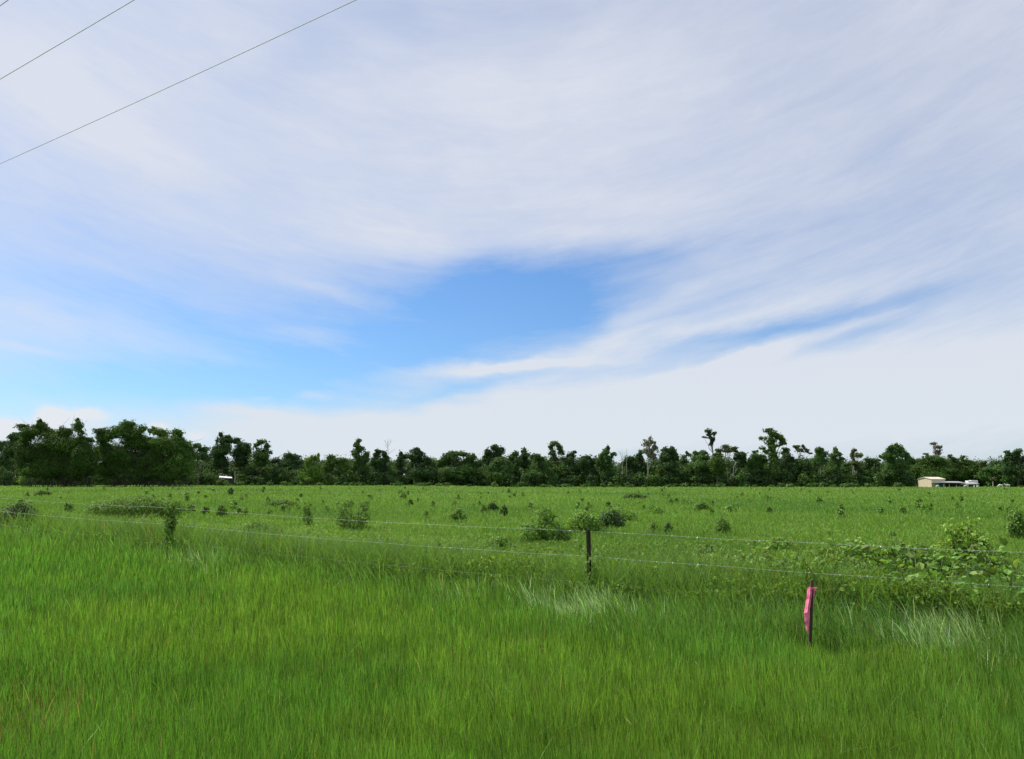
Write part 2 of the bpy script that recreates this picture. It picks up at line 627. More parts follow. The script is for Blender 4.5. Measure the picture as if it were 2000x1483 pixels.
# ---------------------------------------------------------------- verge grass
def blades(bag, X, Y, H, W, lean, col, curve=0.5):
    """lean: (n,2) horizontal tip offset as share of height"""
    n = len(X)
    Z = ground_z(X, Y)
    root = np.stack([X, Y, Z], 1)
    ang = rng.uniform(0, math.pi, n)
    # blade faces turn all ways
    wv = np.stack([np.cos(ang), np.sin(ang), np.zeros(n)], 1) * (W[:, None] * 0.5)
    L3 = np.concatenate([lean, np.zeros((n, 1))], 1) * H[:, None]
    V = np.empty((n, 7, 3))
    for k, (t, wk) in enumerate(((0.0, 0.8), (0.4, 1.0), (0.75, 0.7))):
        c = root + L3 * (t ** 1.8) + np.array((0, 0, 1.0)) * (H * t * (1 - 0.12 * t * t))[:, None]
        V[:, 2 * k] = c - wv * wk
        V[:, 2 * k + 1] = c + wv * wk
    V[:, 6] = root + L3 + np.array((0, 0, 1.0)) * (H * 0.9)[:, None]
    i = np.arange(n)[:, None] * 7
    bag.add(V.reshape(-1, 3), [np.concatenate([i + np.array([[0, 1, 3, 2]]), i + np.array([[2, 3, 5, 4]])]), i + np.array([[4, 5, 6]])], np.repeat(col, 7, 0))


def sample_wedge(n, d0, d1, p, side=0.78):
    """points in front of the camera, denser near it"""
    e = 1 - p
    u = rng.random(n)
    D = (d0 ** e + (d1 ** e - d0 ** e) * u) ** (1 / e)
    X = rng.uniform(-side, side, n) * D
    return X, D


def jitter_col(base, n, v=0.25, h=0.12):
    c = np.broadcast_to(base, (n, 3)) * rng.uniform(1 - v, 1 + v, (n, 1))
    c = c * (1 + rng.uniform(-h, h, (n, 3)))
    return np.clip(c, 0.002, 0.95)


G_VERGE = np.array((0.110, 0.240, 0.036))
G_VERGE_Y = np.array((0.140, 0.258, 0.036))
G_TALL = np.array((0.122, 0.240, 0.054))
G_GLINT = np.array((0.36, 0.50, 0.30))  # sky and sun glint off bent blades, put into the blade colour
G_DRY = np.array((0.26, 0.23, 0.09))


def px_col(X, Y):
    return 1000 + F * 1.03 * X / Y


def glint_patch(X, Y):
    """patches of bent grass along the fence, their glint painted as pale colour"""
    s = fence_s(X, Y)
    x = px_col(X, Y)
    m = np.exp(-((x - 1130) / 100) ** 2) * np.exp(-((s + 1.1) / 0.7) ** 2)
    m += 0.8 * np.exp(-((x - 1850) / 110) ** 2) * np.exp(-((s + 0.9) / 0.8) ** 2)
    m += 0.35 * np.exp(-((x - 380) / 50) ** 2) * np.exp(-((s + 1.2) / 0.6) ** 2)
    m += 0.3 * np.exp(-((x - 870) / 60) ** 2) * np.exp(-((s + 0.9) / 0.6) ** 2)
    return m


bag = Bag()
X, Y = sample_wedge(400000, 4.6, 34, 1.55)
s = fence_s(X, Y)
keep = s < 0.1 + 1.6 * (fbm(X * 0.7, Y * 0.7, 17) - 0.45)
X, Y, s = X[keep], Y[keep], s[keep]
n = len(X)
tall = np.clip((s + 2.0 + 2.6 * (fbm(X * 0.5, Y * 0.5, 3) - 0.5)) / 1.5, 0, 1)
thin = (fbm(X * 1.3, Y * 1.3, 11) > 0.22) | (rng.random(n) < 0.5)
X, Y, s, tall = X[thin], Y[thin], s[thin], tall[thin]
n = len(X)
patch = fbm(X * 0.45, Y * 0.45, 5)
clump = fbm(X * 4.0, Y * 4.0, 23, 3)
H = (0.36 + 0.18 * (clump - 0.4)) * rng.uniform(0.6, 1.25, n) * (1 - tall) + (0.54 + 0.5 * (clump - 0.5)) * rng.uniform(0.55, 1.25, n) * tall
W = np.maximum(0.0048, 0.00080 * Y) * rng.uniform(0.5, 1.5, n)
pale = glint_patch(X, Y) * np.clip((fbm(X * 2.6, Y * 2.6, 43, 3) - 0.34) * 4, 0, 1.1)
lean = rng.normal(0, 1, (n, 2)) * (0.095 + 0.10 * tall[:, None]) + (rng.random((n, 1)) < 0.02) * rng.normal(0, 0.5, (n, 2))
lean[:, 0] += 0.10 * (fbm(X * 0.8, Y * 0.8, 31) - 0.5) - 0.03
wind = np.clip(fbm(X * 0.55 + 9, Y * 0.55, 41) * 2.2 - 0.75, 0, 1)
lean[:, 0] += tall * (-0.03 - 0.17 * wind) - 0.22 * np.clip(pale, 0, 1)
lean[:, 1] += -0.08 * tall
yel = np.clip((patch - 0.42) * 4, 0, 1)[:, None] * (1 - tall[:, None])
col = G_VERGE * (1 - yel) + G_VERGE_Y * yel
col = col * (1 - tall[:, None]) + G_TALL * tall[:, None]
cool = np.clip((fbm(X * 0.33 + 4, Y * 0.33, 29) - 0.50) * 5, 0, 1)[:, None]
col = col * (1 + cool * np.array((-0.16, -0.09, 0.08)))
mott = fbm(X * 1.7, Y * 1.7, 37, 3)[:, None]
col = col * (0.82 + 0.38 * mott)
pm = (rng.random(n) < np.clip(pale, 0, 0.62))[:, None]
col = np.where(pm, G_GLINT, col)
dry = (rng.random(n) < 0.010)[:, None]
col = np.where(dry, G_DRY, col)
# thin worn corner with dead thatch
worn = np.exp(-((X + 4.2) / 0.9) ** 2 - ((Y - 6.2) / 1.0) ** 2)
wd = (rng.random(n) < worn * 0.38)[:, None]
col = np.where(wd, np.array((0.16, 0.13, 0.055)), col)
H = H * (1 - 0.5 * worn)
sp_ = P(1582, 1285, 9.3)
H = H * (1 - 0.6 * np.exp(-((X - sp_[0] - 0.05) / 0.35) ** 2 - ((Y - sp_[1] + 0.25) / 0.45) ** 2))
col = np.clip(col * rng.uniform(0.5, 1.5, (n, 1)) * (0.86 + 0.42 * clump[:, None]) * (1 + rng.uniform(-0.14, 0.14, (n, 3))), 0.003, 0.9)
blades(bag, X, Y, H, W, lean, col)
# seed stalks and stray long stems
X, Y = sample_wedge(420, 5.5, 24, 1.4)
k = fence_s(X, Y) < -0.3
X, Y = X[k], Y[k]
n = len(X)
blades(bag, X, Y, rng.uniform(0.36, 0.56, n), np.maximum(0.003, 0.0006 * Y), rng.normal(0, 0.32, (n, 2)), jitter_col(np.array((0.30, 0.33, 0.12)), n))
# bits of straw and broken blades caught in the grass
X, Y = sample_wedge(1100, 4.8, 22, 1.5)
k = fence_s(X, Y) < 0.2
X, Y = X[k], Y[k]
n = len(X)
Zs = ground_z(X, Y) + rng.uniform(0.15, 0.36, n)
an = rng.uniform(0, math.pi, n)
tl = rng.normal(0, 0.5, n)
tl = rng.normal(0.9, 0.5, n)
u = np.stack([np.cos(an) * np.cos(tl), np.sin(an) * np.cos(tl), np.sin(tl)], 1) * rng.uniform(0.015, 0.06, (n, 1))
w = np.stack([np.maximum(0.0018, 0.0003 * Y), np.zeros(n), np.maximum(0.001, 0.00015 * Y)], 1)
C0 = np.stack([X, Y, Zs], 1)
V = np.stack([C0 - u, C0 - w, C0 + u, C0 + w], 1).reshape(-1, 3)
bag.add(V, [np.arange(n)[:, None] * 4 + np.array([[0, 1, 2, 3]])], np.repeat(jitter_col(np.array((0.26, 0.28, 0.10)), n), 4, 0))
vg = bag.build("verge_grass", M_grass)
tag(vg, "long bright green grass of the roadside verge up to the fence", "grass", kind="stuff")

# ---------------------------------------------------------------- pasture
G_FIELD = np.array((0.165, 0.290, 0.046))
G_FIELD_D = np.array((0.100, 0.215, 0.038))
G_FIELD_Y = np.array((0.200, 0.318, 0.055))
bag = Bag()
# broad leaves of the creeping cover
X, Y = sample_wedge(520000, 8.5, 390, 1.55, 0.80)
s = fence_s(X, Y)
keep = s > -0.2
X, Y, s = X[keep], Y[keep], s[keep]
near = np.clip(1 - (s - 1) / 7, 0, 1)
lump = fbm(X * 0.42, Y * 0.42, 51)
big = fbm(X * 0.05, Y * 0.035, 61)
holes = fbm(X * 0.9, Y * 0.9, 71)
open_grass = np.clip((s - 5) / 10, 0, 1)
keep = rng.random(len(X)) < np.clip(1.0 - 0.45 * open_grass * (lump < 0.5) - 0.7 * near * np.clip((0.55 - fbm(X * 0.8, Y * 0.8, 57)) * 6, 0, 1), 0.1, 1)
X, Y, s, near, lump, big, holes = (q[keep] for q in (X, Y, s, near, lump, big, holes))
n = len(X)
hh = 0.10 + 0.70 * np.clip(lump - 0.33, 0, 1) * (0.6 + near * (0.9 + 0.9 * np.clip((px_col(X, Y) - 1450) / 250, 0, 1)) * (0.35 + 1.3 * fbm(X * 0.9 + 7, Y * 0.9, 59, 3))) + 0.14 * near + 0.9 * np.clip((Y - 255) / 60, 0, 1) * np.clip(lump - 0.42, 0, 1)
z = ground_z(X, Y) + hh * np.sqrt(rng.random(n))
size = np.maximum(0.046, 0.0010 * Y) * rng.uniform(0.45, 1.45, n)
Nrm = norm(rng.normal(0, 0.75, (n, 3)) + np.array((-0.1, -0.25, 0.9)) * (1 - 0.55 * near[:, None]))
ye = np.clip((fbm(X * 0.22 + 5, Y * 0.22, 81) - 0.40) * 4, 0, 1)[:, None] * (1 - 0.6 * near[:, None])
da = np.clip((0.44 - big) * 5, 0, 0.8)[:, None]
col = (G_FIELD * (1 - ye) + G_FIELD_Y * ye) * (1 - da) + G_FIELD_D * da
col = np.clip(col * (1 + rng.uniform(-0.42, 0.32, (n, 1)) * np.clip(1.25 - Y / 70, 0.35, 1)[:, None]) * (0.62 + 0.8 * fbm(X * 0.13 + 3, Y * 0.10, 87)[:, None]) * (1 + rng.uniform(-0.1, 0.1, (n, 3))), 0.003, 0.9)
cl = Y < 26
leaves(bag, np.stack([X, Y, z], 1)[cl], Nrm[cl], size[cl] * 1.25, col[cl])
fr = ~cl
cards(bag, np.stack([X, Y, z], 1)[fr], Nrm[fr], size[fr] * 0.62, size[fr] * 0.42, col[fr])
# grass between
X, Y = sample_wedge(360000, 8.5, 390, 1.55, 0.80)
s = fence_s(X, Y)
keep = s > -0.1
X, Y, s = X[keep], Y[keep], s[keep]
n = len(X)
near = np.clip(1 - (s - 1.0) / 4.0, 0, 1) * (0.45 + 0.9 * fbm(X * 0.7, Y * 0.7, 95))
big = fbm(X * 0.05, Y * 0.035, 61)
H = (0.20 + 0.55 * near + 0.14 * fbm(X * 0.6, Y * 0.6, 91)) * rng.uniform(0.6, 1.4, n)
W = np.maximum(0.006, 0.0008 * Y) * rng.uniform(0.5, 1.4, n)
lean = rng.normal(0, 0.36, (n, 2))
lean[:, 0] -= 0.1
da = np.clip((0.46 - big) * 5, 0, 0.8)[:, None]
col = np.array((0.140, 0.275, 0.044)) * (1 - da) + G_FIELD_D * da
col = col * (1 - near[:, None] * 0.6) + G_TALL * near[:, None] * 0.6
col = np.where(((rng.random(n) < 0.015) & (Y < 40))[:, None], G_DRY, col)
col = np.clip(col * (1 + rng.uniform(-0.3, 0.3, (n, 1)) * np.clip(1.25 - Y / 70, 0.35, 1)[:, None]) * (1 + rng.uniform(-0.1, 0.1, (n, 3))), 0.003, 0.9)
blades(bag, X, Y, H, W, lean, col)
pg = bag.build("pasture_ground_cover", M_field)
tag(pg, "low bright green creepers and grass covering the field behind the fence", "ground cover", kind="stuff")


# ---------------------------------------------------------------- trees
def lobe_leaves(bag, c, r3, n, size, base, thin=1.0, bamboo=False):
    """leaf clumps on lumpy sub-lobes of an ellipsoid"""
    r3 = np.asarray(r3, float)
    nsub = int(np.clip(5 + r3[0] * r3[2] * 1.3, 6, 26))
    d = norm(rng.normal(size=(nsub, 3)))
    d[:, 2] = np.where(d[:, 2] < -0.5, -d[:, 2] * 0.5, d[:, 2])
    sc_ = c + d * r3 * rng.uniform(0.45, 0.72, (nsub, 1))
    sr = rng.uniform(0.30, 0.52, (nsub, 1)) * r3
    k = rng.integers(0, nsub, n)
    e = norm(rng.normal(size=(n, 3)))
    rad = rng.uniform(0.55, 1.0, (n, 1)) ** 0.5
    Cc = sc_[k] + e * sr[k] * rad
    core = rng.random(n) < 0.22
    Cc[core] = c + norm(rng.normal(size=(core.sum(), 3))) * r3 * rng.uniform(0.2, 0.75, (core.sum(), 1))
    nt_ = int(rng.integers(7, 13))
    td = norm(rng.normal(size=(nt_, 3)) + np.array((0, 0, 0.35)))
    tuf = ~core & (rng.random(n) < 0.09)
    kk = rng.integers(0, nt_, n)
    tip = c + td * r3 * rng.uniform(0.92, 1.16, (nt_, 1))
    Cc[tuf] = tip[kk[tuf]] + rng.normal(0, 0.10, (tuf.sum(), 3)) * r3
    out = norm((Cc - c) / r3)
    Nrm = norm(e * 0.75 + out * 0.5 + rng.normal(0, 0.45, (n, 3)) + np.array((0, 0, 0.25)))
    subc = rng.uniform(0.78, 1.22, (nsub, 1)) * (1 + rng.uniform(-0.08, 0.08, (nsub, 3)))
    col = np.clip(base * subc[k] * rng.uniform(0.7, 1.3, (n, 1)) * (1 + rng.uniform(-0.1, 0.1, (n, 3))), 0.002, 0.9)
    sz = size * rng.uniform(0.6, 1.3, n)
    if bamboo:
        dr = out * np.array((1, 1, 0.3)) + np.array((0, 0, -0.9))
        cards(bag, Cc, Nrm, sz * 0.75, sz * 0.26, col, droop=dr)
    else:
        cards(bag, Cc, Nrm, sz * 0.55, sz * 0.40, col)


C_DK = np.array((0.056, 0.108, 0.036))
C_MD = np.array((0.076, 0.148, 0.040))
C_LT = np.array((0.082, 0.155, 0.034))
C_BB = np.array((0.080, 0.158, 0.030))
C_BR = np.array((0.130, 0.235, 0.038))
C_OL = np.array((0.110, 0.135, 0.055))
C_GY = np.array((0.200, 0.205, 0.135))


def limb(p0, p1, n=5, wob=0.04):
    t = np.linspace(0, 1, n)[:, None]
    p = p0 * (1 - t) + p1 * t
    Lh = np.linalg.norm(p1 - p0)
    p[1:-1] += rng.normal(0, wob * Lh, (n - 2, 3)) * np.array((1, 1, 0.4))
    return p


def tree(label, D, lobes, trunk, col, dens=1.0, pale=False, name="tree", cat="tree", leaf=0.52, bamboo=False, group="trees along the far edge of the field", tr=0.30):
    """lobes: (px, py, rx, ry) in photo pixels at distance D; trunk: px column of its foot (and px, py of way points)"""
    way = trunk[1:] if isinstance(trunk, tuple) else ()
    foot = trunk[0] if isinstance(trunk, tuple) else trunk
    a = ray(foot, HORIZON)[0]
    base = np.array((a * D, D, float(ground_z(a * D, D))))
    root = empty(name, base, label, cat, group)
    m = D / F
    cen, R3 = [], []
    bag = Bag()
    for i, lb in enumerate(lobes):
        px, py, rx, ry = lb[:4]
        dn = lb[4] if len(lb) > 4 else 1.0
        rz = (rx * 0.6 + ry * 0.4) * m * 1.0
        dz = rng.uniform(-0.7, 0.7) * rx * m if len(lobes) > 1 else 0
        c = P(px, py, D + dz)
        cen.append(c)
        bs = (1.06 if rx < 21 else 1.28) if bamboo else 1.14
        r3 = np.array((rx * m * bs, max(rz, 0.8) * bs, ry * m * ((1.02 if rx < 21 else 1.14) if bamboo else 1.10)))
        R3.append((c, r3, dn))
        ar = 4 * math.pi * (r3[0] * r3[2] + r3[0] * r3[1] + r3[1] * r3[2]) / 3
        n = int(np.clip(dens * dn * 1.9 * ar / (0.44 * leaf * leaf), 30, 13000))
        lobe_leaves(bag, c, r3, n, leaf, col * rng.uniform(0.85, 1.15), bamboo=bamboo)
    # drapes of leaves joining each lobe to the nearest one below it
    for c, r3, dn in R3:
        low = [q for q in R3 if q[0][2] < c[2] - 0.25 * r3[2]]
        if not low or dn < 0.65:
            continue
        q = min(low, key=lambda q: np.linalg.norm(q[0] - c))
        k = 3
        for f in (0.3, 0.55, 0.8):
            cc = c * (1 - f) + q[0] * f
            rr = np.minimum(r3, q[1]) * (0.95 if bamboo else 0.82)
            n = int(np.clip(dens * 2.0 * 12 * rr[0] * rr[2] / 3 / (0.44 * leaf * leaf), 20, 2500))
            lobe_leaves(bag, cc, rr, n, leaf, col * rng.uniform(0.85, 1.15), bamboo=bamboo)
    bag.build("crown" if not bamboo else "foliage", M_leaf, root)
    tb = Bag()
    top = cen[int(np.argmax([c[2] for c in cen]))]
    if not bamboo:
        pts = [base - np.array((0, 0, 0.3))] + [P(px, py, D) for px, py in way] + [top]
        pts = np.array(pts)
        if len(pts) == 2:
            pts = limb(pts[0], pts[1], 7, 0.02)
        h = (pts[:, 2] - pts[0, 2]) / max(pts[-1, 2] - pts[0, 2], 0.1)
        tube(tb, pts, tr * (1 - 0.75 * h) + 0.02)
        for c in cen:
            f = np.clip((c[2] - base[2]) / max(top[2] - base[2], 0.1) - 0.28, 0.05, 0.9)
            j = np.array([np.interp(f, h, pts[:, q]) for q in range(3)])
            if np.linalg.norm(c - j) > 0.5:
                tube(tb, limb(j, c, 5), np.linspace(tr * 0.38, 0.03, 5), k=5)
        tb.build("trunk", M_pale if pale else M_bark, root, True)
    else:
        for c in cen:
            for _ in range(5):
                p0 = base + np.array((rng.uniform(-0.5, 0.5) * (max(x[0] for x in cen) - min(x[0] for x in cen)), rng.uniform(-3, 3), -0.2))
                p1 = c + rng.normal(0, 1.0, 3)
                t = np.linspace(0, 1, 7)[:, None]
                p = p0 * (1 - t) + p1 * t
                p[:, 2] += (np.sin(t[:, 0] * math.pi) * 0.12 * (p1[2] - p0[2]))
                tube(tb, p, np.linspace(0.07, 0.02, 7), k=5)
        tb.build("culms", M_bark, root, True)
    return root


TREES = [
    # label, D, lobes, trunk, colour, kwargs
    ("dark flat-topped tree at the photo's left edge, behind the left bamboo clump", 300,
     [(25, 855, 14, 9), (40, 850, 10, 6, .7), (6, 872, 12, 13), (22, 880, 20, 14), (14, 900, 22, 18), (50, 856, 6, 3, .6)], 18, C_DK, {}),
    ("low dark tree between the left bamboo clump and the knobbly tall tree", 325,
     [(384, 871, 9, 5), (400, 879, 11, 7), (393, 893, 16, 11), (372, 895, 12, 14)], 390, C_DK, {}),
    ("tall dark tree topped by a single round knob, behind the small white roof", 345,
     [(432, 849, 4.5, 5.5), (447, 855, 7, 6), (435, 862, 11, 9), (424, 862, 4, 5), (449, 862, 7, 7), (440, 878, 13, 14), (424, 886, 15, 16), (433, 905, 18, 16)], 436, C_DK, {}),
    ("dark tree with a two-pronged top, close against the knob-topped tree", 350,
     [(458, 862, 8, 7), (467, 860, 5, 4), (475, 873, 13, 12), (482, 884, 11, 11), (465, 885, 12, 12), (470, 903, 16, 14)], 470, C_DK, {}),
    ("round tree with a see-through umbrella tier above a dense dark ball", 345,
     [(511, 864, 12, 5), (522, 871, 6, 7, .8), (528, 884, 4, 4), (500, 871, 6, 5), (518, 880, 8, 5, .6), (508, 890, 17, 13), (511, 905, 13, 12)], 509, C_MD, {}),
    ("broad low tree with a twin dome top, left of the bright green bamboo", 350,
     [(563, 893, 10, 9), (575, 894, 9, 9), (541, 901, 12, 7), (582, 905, 11, 9), (565, 910, 20, 12), (586, 892, 5, 2, .4)], 565, C_DK, {}),
    ("bushy mid green tree with feathery top beside the bright green bamboo", 335,
     [(645, 896, 10, 7), (651, 905, 14, 10), (667, 902, 12, 8), (637, 915, 11, 12), (672, 915, 12, 12)], 655, C_LT, {}),
    ("slim tall tree stepping up to a ragged narrow top, left of the leafless tree", 340,
     [(700, 862, 6, 5), (696, 870, 6, 7), (703, 879, 9, 9), (692, 887, 7, 8), (715, 890, 7, 8), (705, 899, 13, 12), (702, 918, 16, 16), (717, 897, 5, 7)], 703, C_MD, {}),
    ("vine-wrapped tree with a blunt block top, in front of the leafless tree", 342,
     [(739, 882, 7, 5), (736, 890, 8, 8), (751, 888, 7, 8), (757, 899, 5, 7), (742, 905, 14, 11), (745, 922, 18, 15), (730, 905, 7, 9)], 741, C_DK, {}),
    ("narrow dark finger-shaped tree just right of the leafless tree", 345,
     [(783, 887, 4.5, 7), (781, 897, 7, 9), (778, 908, 10, 10), (793, 892, 6, 7)], 783, C_DK, {}),
    ("round-headed vine-covered tree with a pale trunk showing low down", 338,
     [(811, 883, 11, 8), (822, 890, 8, 8), (804, 893, 9, 8), (815, 904, 15, 14), (834, 901, 9, 9), (845, 909, 5, 6, .7), (825, 925, 22, 16)], (808, (809, 925)), C_DK, dict(pale=True)),
    ("wide low-domed tree hung with pale vines, standing free of its neighbours", 340,
     [(880, 889, 13, 7), (895, 887, 11, 6), (906, 888, 8, 6), (867, 898, 9, 7), (922, 894, 10, 8), (860, 907, 8, 9), (883, 903, 18, 13), (913, 905, 16, 13), (935, 908, 7, 9), (890, 925, 35, 16)], (873, (874, 920)), C_MD, dict(pale=True)),
    ("tall egg-shaped tree with a pointed crest, right of the wide domed tree", 345,
     [(966, 874, 8, 7), (976, 882, 9, 9), (953, 884, 7, 9), (948, 896, 6, 10), (967, 893, 14, 12), (962, 910, 14, 14)], 963, C_DK, {}),
    ("bushy rounded tree in front of the egg-shaped tree", 332,
     [(979, 903, 17, 10), (966, 916, 14, 14), (990, 916, 14, 13), (975, 930, 22, 12)], 977, C_MD, {}),
    ("small lopsided tree with a slanting top, between the egg-shaped and spired trees", 345,
     [(1006, 887, 7, 6), (1000, 896, 8, 8), (1010, 902, 10, 12), (1003, 918, 12, 14)], 1005, C_MD, {}),
    ("dark tree with a stubby square spire rising from its middle", 348,
     [(1023, 881, 6, 6), (1027, 890, 9, 7), (1022, 897, 8, 8), (1026, 908, 13, 12)], 1025, C_DK, {}),
    ("broad smooth-backed tree sloping down to the right, left of the airy tall tree", 338,
     [(1046, 892, 12, 6), (1057, 901, 12, 11), (1068, 909, 11, 12), (1050, 913, 16, 14), (1060, 928, 22, 13)], 1053, C_MD, {}),
    ("airy tall tree in ragged tiers with sky showing through its crown", 350,
     [(1083, 867, 10, 5, .8), (1075, 873, 5, 6, .7), (1092, 874, 7, 7, .7), (1080, 885, 8, 7, .7), (1096, 885, 7, 6, .6), (1083, 897, 11, 7, .7), (1098, 897, 6, 5, .6), (1085, 910, 12, 12), (1101, 888, 3, 2, .6)], 1085, C_MD, {}),
    ("short tree with a tilted flat cap, just right of the airy tall tree", 345,
     [(1121, 884, 5, 4), (1115, 890, 8, 7), (1112, 901, 11, 10), (1118, 917, 14, 14)], 1115, C_DK, {}),
    ("low rounded dark tree left of the leaning column tree", 342,
     [(1145, 895, 12, 6), (1160, 901, 8, 8), (1140, 908, 13, 13), (1150, 925, 20, 14)], 1147, C_DK, {}),
    ("leaning column-shaped vine-covered tree with a blunt slanted top", 338,
     [(1187, 875, 4.5, 5), (1184, 884, 7, 8), (1177, 893, 8, 10), (1198, 888, 6, 5), (1186, 903, 13, 14), (1185, 925, 15, 18), (1170, 902, 8, 10)], 1185, C_MD, {}),
    ("dome-shaped dark tree beside the pair of bare pale stems", 345,
     [(1230, 899, 11, 8), (1222, 906, 8, 8), (1236, 912, 13, 13)], 1231, C_DK, {}),
    ("small dark tree tucked against the left of the grey-leaved tree", 350,
     [(1251, 884, 7, 5), (1247, 897, 11, 9), (1250, 912, 13, 12)], 1250, C_DK, {}),
    ("pale grey-leaved slender tree with whitish trunk and thin upright sprays", 336,
     [(1270, 857, 4, 5, .6), (1262, 868, 8, 8, .5), (1271, 865, 6, 8, .6), (1279, 866, 3, 6, .5), (1278, 877, 8, 9, .6), (1266, 882, 11, 9, .7), (1275, 893, 10, 10, .6), (1259, 860, 3, 2, .5)], (1265, (1266, 918), (1265, 890)), C_GY, dict(pale=True, tr=0.32)),
    ("dense dark block-shaped tree right of the grey-leaved tree", 342,
     [(1303, 880, 11, 6), (1312, 878, 7, 7), (1300, 892, 14, 12), (1317, 892, 8, 13), (1306, 910, 17, 14)], 1306, C_DK, {}),
    ("sparse small tree with sky showing between its dark leaves, below the stilt-trunked tree", 350,
     [(1341, 884, 4, 2.5, .7), (1337, 893, 6, 5, .55), (1346, 890, 6, 5, .55), (1336, 902, 9, 7, .7)], 1340, C_DK, {}),
    ("rounded mid green tree below the tall stilt-trunked tree", 345,
     [(1358, 886, 7, 5), (1373, 885, 11, 6), (1368, 895, 18, 10), (1365, 912, 20, 14)], 1367, C_MD, {}),
    ("very tall tree with a long bare trunk and a small lopsided tuft on top", 352,
     [(1383, 842, 7, 4.5, .9), (1396, 847, 4, 5), (1374, 854, 4, 2, .7), (1385, 851, 6, 3.5, .8), (1392, 859, 4.5, 8), (1389, 868, 4, 5)], (1394, (1394, 905), (1392, 878)), C_DK, dict(tr=0.36)),
    ("flat umbrella-crowned tree with pale limbs and a long pale trunk", 336,
     [(1417, 873, 9, 4, .8), (1433, 876, 8, 4, .8), (1404, 881, 8, 5, .8), (1421, 882, 12, 5, .55), (1436, 882, 7, 3, .6)], (1422, (1420, 915), (1417, 895)), C_OL, dict(pale=True, tr=0.34)),
    ("vine-smothered mid green tree between the stilt trunk and the umbrella crown", 334,
     [(1402, 890, 9, 8), (1398, 903, 13, 12), (1405, 918, 15, 14)], 1401, C_LT, {}),
    ("dark rounded tree with a thin pale stem, right of the umbrella crown", 342,
     [(1447, 888, 10, 7), (1440, 897, 9, 9), (1452, 896, 6, 9), (1446, 908, 10, 8)], (1432, (1433, 912)), C_DK, dict(pale=True, tr=0.22)),
    ("bushy tree with two small ears on top, left of the giant spreading tree", 340,
     [(1472, 884, 4, 3), (1479, 882, 3, 3), (1480, 893, 13, 8), (1487, 900, 11, 10), (1474, 905, 15, 12), (1478, 922, 20, 15)], 1480, C_MD, {}),
    ("giant spreading vine-draped tree, tallest of the treeline, with a thick green trunk", 338,
     [(1498, 842, 7, 5), (1507, 840, 3.5, 4), (1511, 849, 9, 7), (1521, 855, 9, 8), (1530, 862, 6, 5), (1486, 858, 4.5, 6, .6), (1494, 857, 5, 5, .5), (1505, 862, 9, 9), (1525, 867, 7, 4), (1534, 867, 3, 3), (1489, 876, 7, 4, .6), (1508, 876, 8, 10), (1495, 883, 5, 5, .7), (1511, 893, 9, 14), (1511, 915, 10, 20)], (1512, (1512, 900)), C_LT, dict(tr=0.5)),
    ("dark hunched tree with a hat-like top, against the giant tree's right side", 345,
     [(1534, 877, 8, 2.5), (1535, 884, 8, 6), (1537, 894, 10, 10), (1530, 908, 13, 14), (1548, 898, 5, 8), (1540, 922, 16, 15)], 1537, C_DK, {}),
    ("airy pale-limbed tree with layered yellowish crown standing above dark bushes", 346,
     [(1553, 873, 6, 3.5, .7), (1560, 872, 5, 3, .7), (1568, 872, 4, 3.5, .8), (1562, 880, 9, 5, .7), (1577, 881, 6, 4, .6), (1583, 886, 4, 2, .7)], (1562, (1561, 900), (1563, 888)), C_OL, dict(pale=True, tr=0.3)),
    ("dark bushy tree under the airy pale-limbed tree", 342,
     [(1562, 904, 14, 8), (1573, 912, 12, 12), (1555, 915, 11, 13)], 1565, C_DK, {}),
    ("vine-covered tree with a bright white lower trunk", 338,
     [(1600, 879, 8, 6), (1594, 880, 2.5, 4), (1608, 889, 9, 8), (1599, 893, 9, 9), (1606, 902, 12, 8), (1596, 905, 9, 8)], (1603, (1602, 920)), C_MD, dict(pale=True, tr=0.22)),
    ("slim dark tree with drooping side boughs, right of the white-trunked tree", 342,
     [(1632, 879, 5, 6), (1635, 888, 8, 7), (1627, 891, 7, 6), (1644, 896, 5, 4), (1632, 905, 9, 11), (1630, 920, 11, 12)], 1632, C_MD, {}),
    ("low sparse tree spreading right from the slim dark tree", 348,
     [(1655, 908, 8, 4, .6), (1645, 914, 11, 7), (1652, 922, 13, 10)], 1650, C_MD, {}),
    ("thin ragged brownish tree with a dark knob top and pale stem", 342,
     [(1667, 881, 5, 5), (1664, 890, 4, 5), (1676, 889, 8, 7, .6), (1683, 891, 3, 5, .5), (1667, 904, 6, 5), (1675, 913, 9, 9, .8)], (1667, (1666, 920), (1669, 895)), C_OL, dict(pale=True, tr=0.24)),
    ("bridge-shaped low tree linking the ragged brownish tree and the big round tree", 346,
     [(1694, 898, 7, 4), (1706, 900, 8, 4), (1697, 908, 7, 5), (1690, 917, 11, 8), (1716, 900, 5, 3, .7)], 1698, C_DK, {}),
    ("big full round-crowned tree with sunlit speckled top, left of the cream shed", 336,
     [(1744, 874, 9, 6), (1750, 869, 4, 4), (1737, 879, 7, 6), (1756, 877, 9, 8), (1766, 888, 9, 8), (1744, 889, 14, 11), (1775, 897, 8, 8), (1729, 894, 7, 9, .7), (1721, 893, 5, 5, .6), (1752, 908, 22, 15), (1783, 904, 7, 7, .8), (1745, 925, 24, 14)], 1748, C_MD, {}),
    ("pale wispy tall tree rising behind the bamboo over the cream shed", 362,
     [(1823, 867, 7, 3.5, .6), (1827, 874, 5, 5, .6), (1836, 874, 6, 5, .6), (1831, 884, 8, 7, .6), (1808, 887, 6, 2.5, .6), (1813, 893, 5, 6, .8)], 1830, C_GY, dict(pale=True)),
    ("small airy round-headed tree right of the bamboo hedge", 355,
